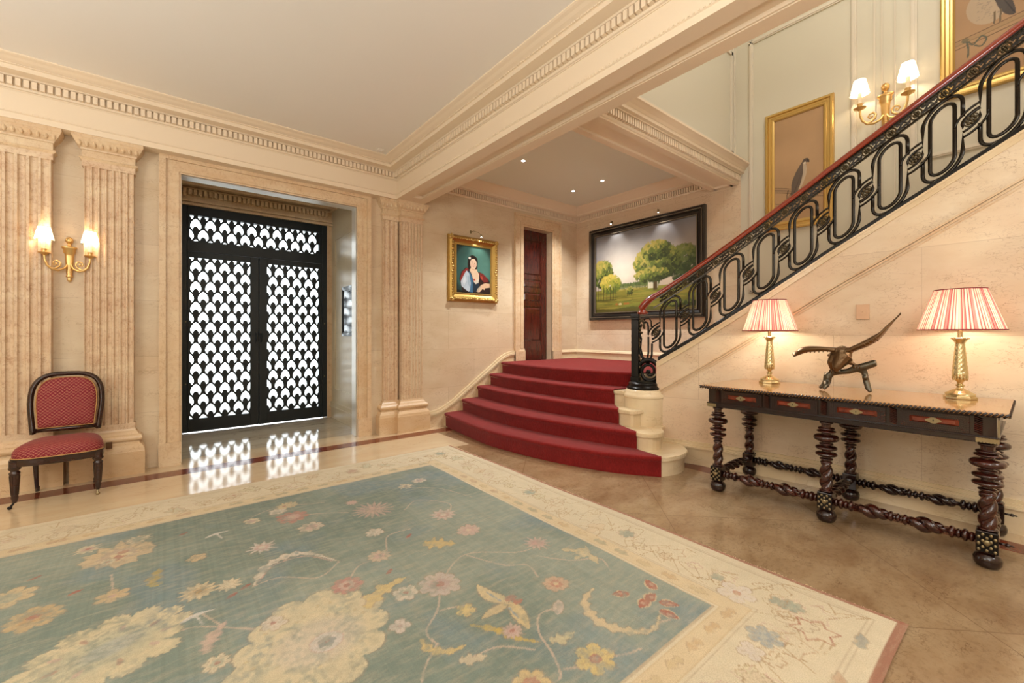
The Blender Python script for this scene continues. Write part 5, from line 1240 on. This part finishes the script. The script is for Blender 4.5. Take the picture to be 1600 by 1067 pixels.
# ------------------------------------------------------------------ table lamps
def shade_mesh(rb, rt, h, seg, z, amp, seed, cols, name, mat, parent, lam=None):
    rg = random.Random(seed); m = seg*4; vs = []; rgb = []; cc_ = []
    pc = [rg.random() for _ in range(seg*2)]
    for j in range(5):
        t = j/4; r0 = rb+(rt-rb)*t
        for i in range(m):
            a = 2*PI*i/m; r = r0+amp*(1 if i % 4 in (0,) else .5 if i % 2 else 0); vs.append((r*math.cos(a), r*math.sin(a), z+h*t))
            v = pc[i//2]; c = (cols[0] if v < .7 else cols[1]) if i % 4 == 0 else (cols[1] if v < .34 else cols[2]); k = .88+.2*rg.random(); cc_.append([x*k for x in c])
    fs = [(j*m+i, j*m+(i+1)%m, (j+1)*m+(i+1)%m, (j+1)*m+i) for j in range(4) for i in range(m)]
    b = MB(); b.add(vs, fs); o = b.build(name, mat, parent); at = o.data.color_attributes.new('Col', 'FLOAT_COLOR', 'POINT')
    for i, c in enumerate(cc_): at.data[i].color = (*[min(1, x) for x in c], 1)
    return o
M['shade_red'] = vcmat('pleated_silk', .8, trans=.34); M['shade_white'] = vcmat('pleated_white_silk', .8, trans=.4)
M['piping'] = newmat('red_piping', lin('#7c1722'), .7); M['piping_dark'] = newmat('grey_piping', lin('#3b3530'), .7)
def table_lamp(loc, label, seed, rz):
    r = empty('table_lamp', loc, label, 'lamp', 'pair of brass lamps with pleated shades on the console table', rz)
    b = MB(); b.lathe([(.078,0),(.078,.014),(.070,.018),(.070,.024)], seg=8, a0=PI/8, a1=PI/8+2*PI); b.build('plinth', M['brass'], r, bevel=.002)
    b = MB(); b.lathe([(.066,.024),(.070,.028),(.066,.036),(.050,.042),(.046,.048),(.030,.056),(.018,.064),(.014,.074),(.022,.080),(.022,.085),(.013,.092),(.014,.102),(.026,.118),(.036,.140),(.038,.160),(.035,.166)], seg=32)
    k = MB(); n_ = 32; zz = list(np.linspace(.166, .345, 26)); vs = []
    for j, z in enumerate(zz):
        for i in range(n_*1): a = 2*PI*i/n_; t = (z-.166)/.179; rad = (.036-.014*t)*(1+(.035*math.cos(8*a+j*1.57)*(1 if j % 2 else -1))); vs.append((rad*math.cos(a), rad*math.sin(a), z))
    k.add(vs, [(j*n_+i, j*n_+(i+1)%n_, (j+1)*n_+(i+1)%n_, (j+1)*n_+i) for j in range(len(zz)-1) for i in range(n_)]); b.add(k.v, k.f)
    b.lathe([(.022,.345),(.024,.352),(.036,.372),(.040,.380),(.036,.384),(.02,.386),(.012,.388),(.012,.44),(0,.44)], seg=28); b.build('column', M['brass'], r, smooth=True, auto=50)
    cr = MB(); 
    for i in range(12): a = 2*PI*i/12; cr.ell((.058*math.cos(a), .058*math.sin(a), .030), (.010,.010,.008), 7, 5)
    for i in range(14): a = 2*PI*i/14; cr.ell((.031*math.cos(a), .031*math.sin(a), .137), (.007,.007,.024), 6, 6)
    for i in range(10): a = 2*PI*i/10; cr.ell((.036*math.cos(a), .036*math.sin(a), .378), (.008,.008,.005), 6, 4)
    cr.build('cast_ornament', M['brass'], r, smooth=True)
    bb = MB(); bb.ell((0,0,.50), (.026,.026,.038), 12, 8); bb.build('bulb', M['bulb'], r)
    g = MB(); g.tube([(0,0,.43),(.0,.055,.47),(0,.06,.58),(0,0,.683)], .0016, 5); g.tube([(0,0,.43),(.0,-.055,.47),(0,-.06,.58),(0,0,.683)], .0016, 5)
    for i in range(3): a = 2*PI*i/3; g.tube([(0,0,.683),(.116*math.cos(a),.116*math.sin(a),.683)], .0015, 5)
    g.build('harp', M['brass'], r)
    sh = shade_mesh(.197, .118, .252, 76, .433, .0022, seed, (lin('#a02c34'), lin('#cf8a84'), lin('#eadcc4')), 'lamp_shade', M['shade_red'], r)
    p = MB(); 
    for rr, z in ((.199,.433),(.1195,.685)): p.tube([(rr*math.cos(a), rr*math.sin(a), z) for a in np.linspace(0, 2*PI, 65)[:-1]], .0030, 6, True)
    p.build('piping', M['piping'], sh)
    light('lamp_bulb', 'POINT', (loc[0], loc[1], loc[2]+.49), 11.5, (1,.88,.70), .04)
table_lamp((3.885, 1.395, TZ+.0006), 'brass table lamp at the stair end of the console table, red pleated shade', 3, .1)
table_lamp((3.885, .303, TZ+.0006), 'brass table lamp at the right end of the console, red and cream pleated shade', 8, .3)

# ------------------------------------------------------------------ eagle sculpture
EX = 3.75
eg = empty('eagle_sculpture', (EX, .87, TZ), 'bronze sculpture of an eagle with raised wings alighting on a branch', 'sculpture', world=True)
import bmesh
X = EX
nodes = [((X+.02,.875,1.112),.056),((X-.005,.868,1.085),.062),((X-.03,.880,1.048),.044),((X-.045,.890,1.022),.034),((X-.055,.896,1.000),.023),((X-.060,.900,.980),.006),
         ((X+.05,.905,1.110),.034),((X+.085,.950,1.098),.020),((X+.10,.985,1.088),.010),
         ((X+.0,.925,1.080),.038),((X-.01,.930,1.040),.033),((X-.012,.930,1.005),.019),((X-.014,.930,.982),.008),
         ((X+.0,.840,1.075),.028),((X-.01,.835,1.050),.020),((X-.005,.805,1.035),.011),((X,.785,1.022),.008)]
edges = [(0,1),(1,2),(2,3),(3,4),(4,5),(0,6),(6,7),(7,8),(1,9),(9,10),(10,11),(11,12),(1,13),(13,14),(14,15),(15,16)]
tb_ = MB(); idx = {}
def limb(ids, nd=nodes, sc_=1): tb_.tube([nd[i][0] for i in ids], [nd[i][1]*sc_ for i in ids], 12)
tb_.ell((X+.005,.873,1.098), (.058,.055,.050), 16, 12); tb_.ell((X-.015,.872,1.072), (.042,.045,.040), 14, 10); tb_.ell((X-.048,.892,1.020), (.026,.023,.024), 12, 10)
tb_.ell((X+.03,.885,1.115), (.050,.042,.036), 14, 10); tb_.ell((X,.915,1.125), (.04,.030,.024), 12, 8); tb_.ell((X+.01,.840,1.130), (.04,.030,.026), 12, 8)
limb((1,2,3,4,5)); limb((0,6,7,8)); limb((1,9,10,11,12)); limb((1,13,14,15,16))
body = tb_.build('eagle_body', M['bronze'], eg, smooth=True)
rm = body.modifiers.new('remesh', 'REMESH'); rm.mode = 'VOXEL'; rm.voxel_size = .0045; rm.use_smooth_shade = True; sm2 = body.modifiers.new('smooth', 'SMOOTH'); sm2.iterations = 4; sm2.factor = .5
def wing(top_, bot_, x0_, x1_, th, name):
    T_ = bez(top_, 6); B_ = bez(bot_, 6); n_ = min(len(T_), len(B_)); T_ = [T_[int(i*(len(T_)-1)/(n_-1))] for i in range(n_)]; B_ = [B_[int(i*(len(B_)-1)/(n_-1))] for i in range(n_)]
    b = MB(); vs = []; m_ = 10
    for i in range(n_):
        t = i/(n_-1); xc = x0_+(x1_-x0_)*t; c = ((T_[i][0]+B_[i][0])/2, (T_[i][1]+B_[i][1])/2); hy, hz_ = (T_[i][0]-B_[i][0])/2, (T_[i][1]-B_[i][1])/2
        thk = th*(1-.6*t); wd = .055*(math.sin(PI*min(1, .25+t*.85)))**.5+.01
        for j in range(m_): a = 2*PI*j/m_; vs.append((xc+wd*math.cos(a)*1.0+.02*math.sin(a), c[0]+hy*math.sin(a)*(1+.05*math.sin(i*2.1)), c[1]+hz_*math.sin(a)-wd*math.cos(a)*.10))
    b.add(vs, [(i*m_+j, i*m_+(j+1)%m_, (i+1)*m_+(j+1)%m_, (i+1)*m_+j) for i in range(n_-1) for j in range(m_)]+[tuple(range(m_))[::-1], tuple(range((n_-1)*m_, n_*m_))])
    return b.build(name, M['bronze'], eg, smooth=True)
wing([(.90,1.150),(.96,1.153),(1.03,1.158),(1.085,1.157),(1.14,1.138),(1.185,1.100)], [(.91,1.112),(.97,1.122),(1.03,1.118),(1.085,1.110),(1.125,1.092),(1.165,1.072)], X+.01, X-.02, .02, 'wing')
wing([(.845,1.150),(.80,1.175),(.73,1.222),(.668,1.268),(.64,1.305),(.608,1.345),(.572,1.396)], [(.845,1.105),(.79,1.135),(.74,1.160),(.69,1.198),(.655,1.245),(.615,1.310),(.566,1.378)], X+.02, X+.05, .02, 'wing')
fe = MB()
for i in range(7): t = i/6; fe.tube([(X-.035, .82-.13*t, 1.155+.075*t), (X-.03, .80-.13*t, 1.130+.07*t)], .004, 5)
for i in range(7): t = i/6; fe.tube([(X-.03, .95+.15*t, 1.145-.01*t), (X-.028, .955+.16*t, 1.118-.015*t)], .004, 5)
for i in range(14): fe.ell((X-.045+.002*(i%3), .845+.055*((i*37)%10)/10, 1.06+.05*((i*53)%10)/10), (.009,.009,.012), 6, 5)
fe.ell((X-.062,.902,1.008), (.004,.004,.004), 6, 5)
fe.build('feathers', M['bronze'], eg, smooth=True)
br = [((X+.0,.965,.900),.026),((X,.960,.940),.028),((X,.935,.968),.024),((X,.890,.975),.018),((X,.84,.985),.020),((X,.79,1.010),.026),((X,.74,1.028),.026),((X,.695,1.050),.024),((X,.685,1.052),.020),
      ((X-.02,.985,.868),.017),((X-.03,1.005,.853),.008),((X-.05,.955,.875),.016),((X-.065,.968,.852),.010),((X+.01,.752,.985),.020),((X+.01,.742,.925),.019),((X+.0,.728,.872),.018),((X-.01,.715,.851),.010),((X+.03,.980,.95),.010),((X+.05,.99,.962),.006)]
tb_ = MB()
for ids in ((0,1,2,3,4,5,6,7,8), (0,9,10), (0,11,12), (5,13,14,15,16), (1,17,18)): limb(ids, br)
for c in ((.955,.93),(.90,.985),(.80,1.02),(.745,.95)): tb_.ell((X-.008, *c), (.022,.018,.016), 10, 7)
bh = tb_.build('branch', M['bronze2'], eg, smooth=True); rm = bh.modifiers.new('remesh', 'REMESH'); rm.mode = 'VOXEL'; rm.voxel_size = .0045; rm.use_smooth_shade = True; sm2 = bh.modifiers.new('smooth', 'SMOOTH'); sm2.iterations = 3
tl = MB()
for c in ((.930,.985), (.785,1.030)):
    for k in (-1,0,1): tl.tube([(X-.012, c[0], c[1]+.006), (X-.026, c[0]+.012*k, c[1]+.002), (X-.028, c[0]+.016*k, c[1]-.020)], .0042, 6)
tl.build('talons', M['bronze'], eg, smooth=True)

# ------------------------------------------------------------------ sconces (built facing -y, wall at y = 0)
def sconce(loc, rz, label, sc, group='gilded two-light wall sconces', pw=5):
    r = empty('wall_sconce', loc, label, 'sconce', None, rz); r.scale = (sc,)*3
    b = MB(); b.lathe([(.0,-.13),(.006,-.125),(.014,-.112),(.016,-.104),(.010,-.096),(.014,-.088),(.022,-.084),(.024,-.076),(.018,-.070),(.020,-.05),(.028,.10),(.032,.12),(.038,.124),(.038,.155),(.044,.16),(.050,.168),(.050,.176),(.040,.180),(.020,.184),(.012,.190),(.010,.205)], (0,-.02,0), 20, rx=1, ry=.55)
    b.lathe([(.0,.200),(.014,.206),(.024,.222),(.026,.236),(.020,.252),(.010,.262),(0,.266)], (0,-.02,0), 18); bp_ = b.build('backplate', M['sconce_gold'], r, smooth=True, auto=50)
    o = MB()
    for i in range(6): a = -.4+.3*i; o.tube([(-.02,-.032,.02-.014*i), (.02,-.032,.008-.014*i)], .003, 5)
    o.tube([(.016*math.cos(a), -.045, .235+.016*math.sin(a)) for a in np.linspace(0, 2*PI, 13)[:-1]], .0035, 5, True); o.build('relief', M['sconce_gold'], bp_, smooth=True)
    for sx in (-1, 1):
        a_ = MB(); pts = []
        for i in range(34):
            t = i/33; an = -PI*.5+t*PI*2.35; rr = .040*(1-t*.75)+.004; pts.append((sx*(.082-rr*math.cos(an+PI*.5)*1.0*(-1)-.0), -.05-.03*math.sin(t*PI), .035+rr*math.sin(an)))
        a_.tube([(sx*.012,-.03,.02), (sx*.028,-.05,-.015), (sx*.06,-.075,-.036), (sx*.095,-.09,-.030), (sx*.122,-.098,.0), (sx*.134,-.10,.045), (sx*.137,-.10,.085)], [.007,.008,.009,.009,.009,.008,.008], 8)
        a_.tube([(sx*.098,-.092,-.026), (sx*.075,-.085,-.022), (sx*.050,-.08,.0), (sx*.045,-.078,.028), (sx*.062,-.078,.046), (sx*.084,-.08,.040), (sx*.090,-.08,.022), (sx*.080,-.08,.008), (sx*.068,-.08,.014)], [.008,.0085,.008,.0075,.007,.006,.006,.005,.006], 8)
        a_.ell((sx*.071,-.08,.020), (.009,.008,.009), 8, 6)
        a_.lathe([(.006,.080),(.018,.088),(.022,.094),(.038,.098),(.040,.103),(.016,.104),(.014,.112),(.018,.130),(.019,.134),(.0,.134)], (sx*.137,-.10,0), 20)
        arm = a_.build('arm', M['sconce_gold'], r, smooth=True, auto=60)
        c_ = MB(); c_.lathe([(.0125,.134),(.0125,.215),(0,.215)], (sx*.137,-.10,0), 14); c_.build('candle', M['candle'], arm, smooth=True, auto=60)
        u_ = MB(); u_.ell((sx*.137,-.10,.235), (.010,.010,.022), 10, 7); u_.build('bulb', M['bulb'], arm)
        sh = shade_mesh(.060, .036, .112, 32, .205, .0012, 2, (lin('#e6ddcc'), lin('#f4ecdc'), lin('#fbf5e8')), 'lamp_shade', M['shade_white'], arm); sh.location = (sx*.137, -.10, 0)
        p = MB()
        for rr, z in ((.061,.207),(.037,.317)): p.tube([(rr*math.cos(a), rr*math.sin(a), z) for a in np.linspace(0, 2*PI, 33)[:-1]], .0014, 5, True)
        p.build('piping', M['piping_dark'], sh)
        ca, sa = math.cos(rz), math.sin(rz); lx, ly, lz = sx*.137*sc, -.10*sc, .24*sc
        light('sconce_bulb', 'POINT', (loc[0]+lx*ca-ly*sa, loc[1]+lx*sa+ly*ca, loc[2]+lz), pw, (1,.80,.56), .025)
sconce((-.642, YW-.0, 1.815), 0, 'gilded two-candle sconce with white shades above the red chair', .98, pw=4)
sconce((XF-.012, .947, 3.40), -PI/2, 'gilded two-candle sconce lit on the painted wall above the handrail', 1.32, pw=6)

# ------------------------------------------------------------------ red side chair (front faces -y)
ch = empty('side_chair', (-.63, 4.80, 0), 'red scale-patterned side chair with dark wood frame against the fluted pilasters', 'chair')
def uvproj(o, mode):
    me = o.data; uv = me.uv_layers.new(name='UVMap')
    for lp_ in me.loops:
        c = me.vertices[lp_.vertex_index].co; uv.data[lp_.index].uv = (c.x, c.y*.9+c.z*.9) if mode == 'seat' else (c.x, c.z)
def seatplan(n=40, gx=0, front=.255, back=.20, y0=-.21, y1=.195):
    P = []
    for i in range(n):
        a = 2*PI*i/n; c, s_ = math.cos(a), math.sin(a); e = .42; x = abs(c)**e*(1 if c > 0 else -1); y = abs(s_)**e*(1 if s_ > 0 else -1)
        t = (y+1)/2; hw = front+(back-front)*t; yy = y0+(y1-y0)*t
        if y < 0: yy -= .035*(1-abs(x)**2)*(-y)
        P.append((x*(hw+gx), yy+gx*y))
    return P
P0 = seatplan()
b = MB(); n = len(P0); vs = []; lay_ = [(1.0,.350),(1.01,.366),(1.0,.386),(.95,.410),(.85,.428),(.65,.442),(.4,.450),(.15,.453)]
cy_ = -.01
for k, z in lay_: vs += [(x*k, cy_+(y-cy_)*k, z) for x, y in P0]
b.add(vs, [(j*n+i, j*n+(i+1)%n, (j+1)*n+(i+1)%n, (j+1)*n+i) for j in range(len(lay_)-1) for i in range(n)]+[tuple(range((len(lay_)-1)*n, len(lay_)*n))])
so = b.build('seat', M['fabric'], ch, smooth=True); uvproj(so, 'seat')
b = MB(); b.tube([(x*1.012, y*1.012, .351) for x, y in P0], .0045, 6, True); b.build('gimp', newmat('gold_gimp', lin('#b98a4e'), .6), so, smooth=True)
b = MB(); P1 = seatplan(gx=.006); vs = []
for k, z in ((.99,.298),(1.0,.305),(1.0,.335),(1.015,.342),(1.01,.349)): vs += [(x*k, y*k, z) for x, y in P1]
b.add(vs, [(j*n+i, j*n+(i+1)%n, (j+1)*n+(i+1)%n, (j+1)*n+i) for j in range(4) for i in range(n)]+[tuple(range(n))[::-1]]); b.build('seat_rail', M['wood_chair'], ch, smooth=True, auto=40)
for sx in (-1, 1):
    b = MB(); c = (sx*.215, -.185, 0)
    b.lathe([(.010,.038),(.014,.045),(.016,.06),(.0195,.075),(.0175,.085),(.018,.09),(.026,.235),(.030,.255),(.022,.262),(.021,.270),(.030,.278),(.034,.286),(.030,.298),(.030,.345)], c, 18)
    for i in range(10): a = 2*PI*i/10; b.tube([(c[0]+.0175*math.cos(a), c[1]+.0175*math.sin(a), .095), (c[0]+.0255*math.cos(a), c[1]+.0255*math.sin(a), .235)], .003, 5)
    lg = b.build('leg', M['wood_chair'], ch, smooth=True, auto=60)
    k = MB(); k.tube([(c[0], c[1], .045), (c[0]+(-.012 if sx < 0 else 0), c[1]-.012, .026), (c[0]+(-.018 if sx < 0 else 0), c[1]-.018, .014)], .007, 7); k.ell((c[0]+(-.02 if sx < 0 else 0), c[1]-.02, .0125), (.013,.008,.0125), 12, 8); k.build('caster', M['iron_dark'] if sx < 0 else M['brass_plate'], lg, smooth=True)
    b = MB(); b.tube([(sx*.165, .20, .012), (sx*.166, .197, .035), (sx*.168, .192, .04), (sx*.172, .185, .18), (sx*.178, .175, .35)], [.013,.015,.012,.016,.020], 12); b.lathe([(.0,0),(.012,0),(.014,.006),(.010,.014)], (sx*.165,.20,0), 12); b.build('leg', M['wood_chair'], ch, smooth=True)
# back: rounded frame leaning backwards
def backpt(u, v, o=0):   # v height above .46
    return (u, .160+.17*(v-.46)+o, v)
def backout(w0, w1, z0, z1, n=40):
    P = []
    for i in range(n+1):
        t = i/n
        if t < .22: P.append((-w0+(w0-w1)*(t/.22)*(1)-(w1-w0)*0, z0+(z1-z0)*.45*(t/.22)))
        elif t > .78: P.append((w0-(w0-w1)*((1-t)/.22), z0+(z1-z0)*.45*((1-t)/.22)))
        else:
            a = PI-(t-.22)/.56*PI; e = .62; c, s_ = math.cos(a), math.sin(a); P.append((w1*abs(c)**e*(1 if c > 0 else -1), z0+(z1-z0)*.45+(z1-z0)*.55*abs(s_)**e))
    return P
out_ = backout(.185, .205, .46, .925)
b = MB(); b.tube([backpt(u, v) for u, v in out_], .0195, 10, flat=.9); b.tube([backpt(u*.985, v-.0, -.018) for u, v in out_], .008, 8)
b.tube([backpt(-.185, .485), backpt(.185, .485)], .017, 10, flat=.9); b.build('back_frame', M['wood_chair'], ch, smooth=True)
inn = backout(.158, .172, .505, .893); b = MB(); n = len(inn); vs = []; cz_ = .69
for k, o in ((1.0, -.004), (.99, -.016), (.93, -.026), (.75, -.034), (.45, -.038), (.12, -.039)): vs += [backpt(u*k, cz_+(v-cz_)*k, o) for u, v in inn]
b.add(vs, [(j*n+i, (j+1)*n+i, (j+1)*n+(i+1)%n, j*n+(i+1)%n) for j in range(5) for i in range(n)]+[tuple(range(5*n, 6*n))[::-1]])
vb = [backpt(u, v, .012) for u, v in inn]; b.add(vb, [tuple(range(n))])
bo = b.build('backrest', M['fabric'], ch, smooth=True); uvproj(bo, 'back')
b = MB(); b.tube([backpt(u*1.01, cz_+(v-cz_)*1.01, -.014) for u, v in inn], .004, 6, True); b.build('gimp', newmat('gold_gimp_back', lin('#b98a4e'), .6), bo, smooth=True)
# ------------------------------------------------------------------ plates on the walls
b = MB(); X0 = 4.135; b.box(X0-.012, X0, .795, .875, 1.36, 1.475); so = b.build('wall_switch', M['plate'], bevel=.003, label='stone-coloured switch plate on the wall above the console table', cat='switch', loc=(X0, .835, 1.36))
b = MB(); b.box(-.0145, -.012, -.023, .023, .035, .08); b.ell((-.0155, 0, .058), (.003,.004,.004), 8, 5); b.build('toggle', M['plate'], so)
b = MB(); b.box(-.405, -.365, 5.047, 5.052, .255, .315); b.build('floor_outlet', M['dark_plate'], label='small bronze outlet plate in the stone base behind the chair', cat='outlet', loc=(-.385, 5.05, .255), bevel=.002)
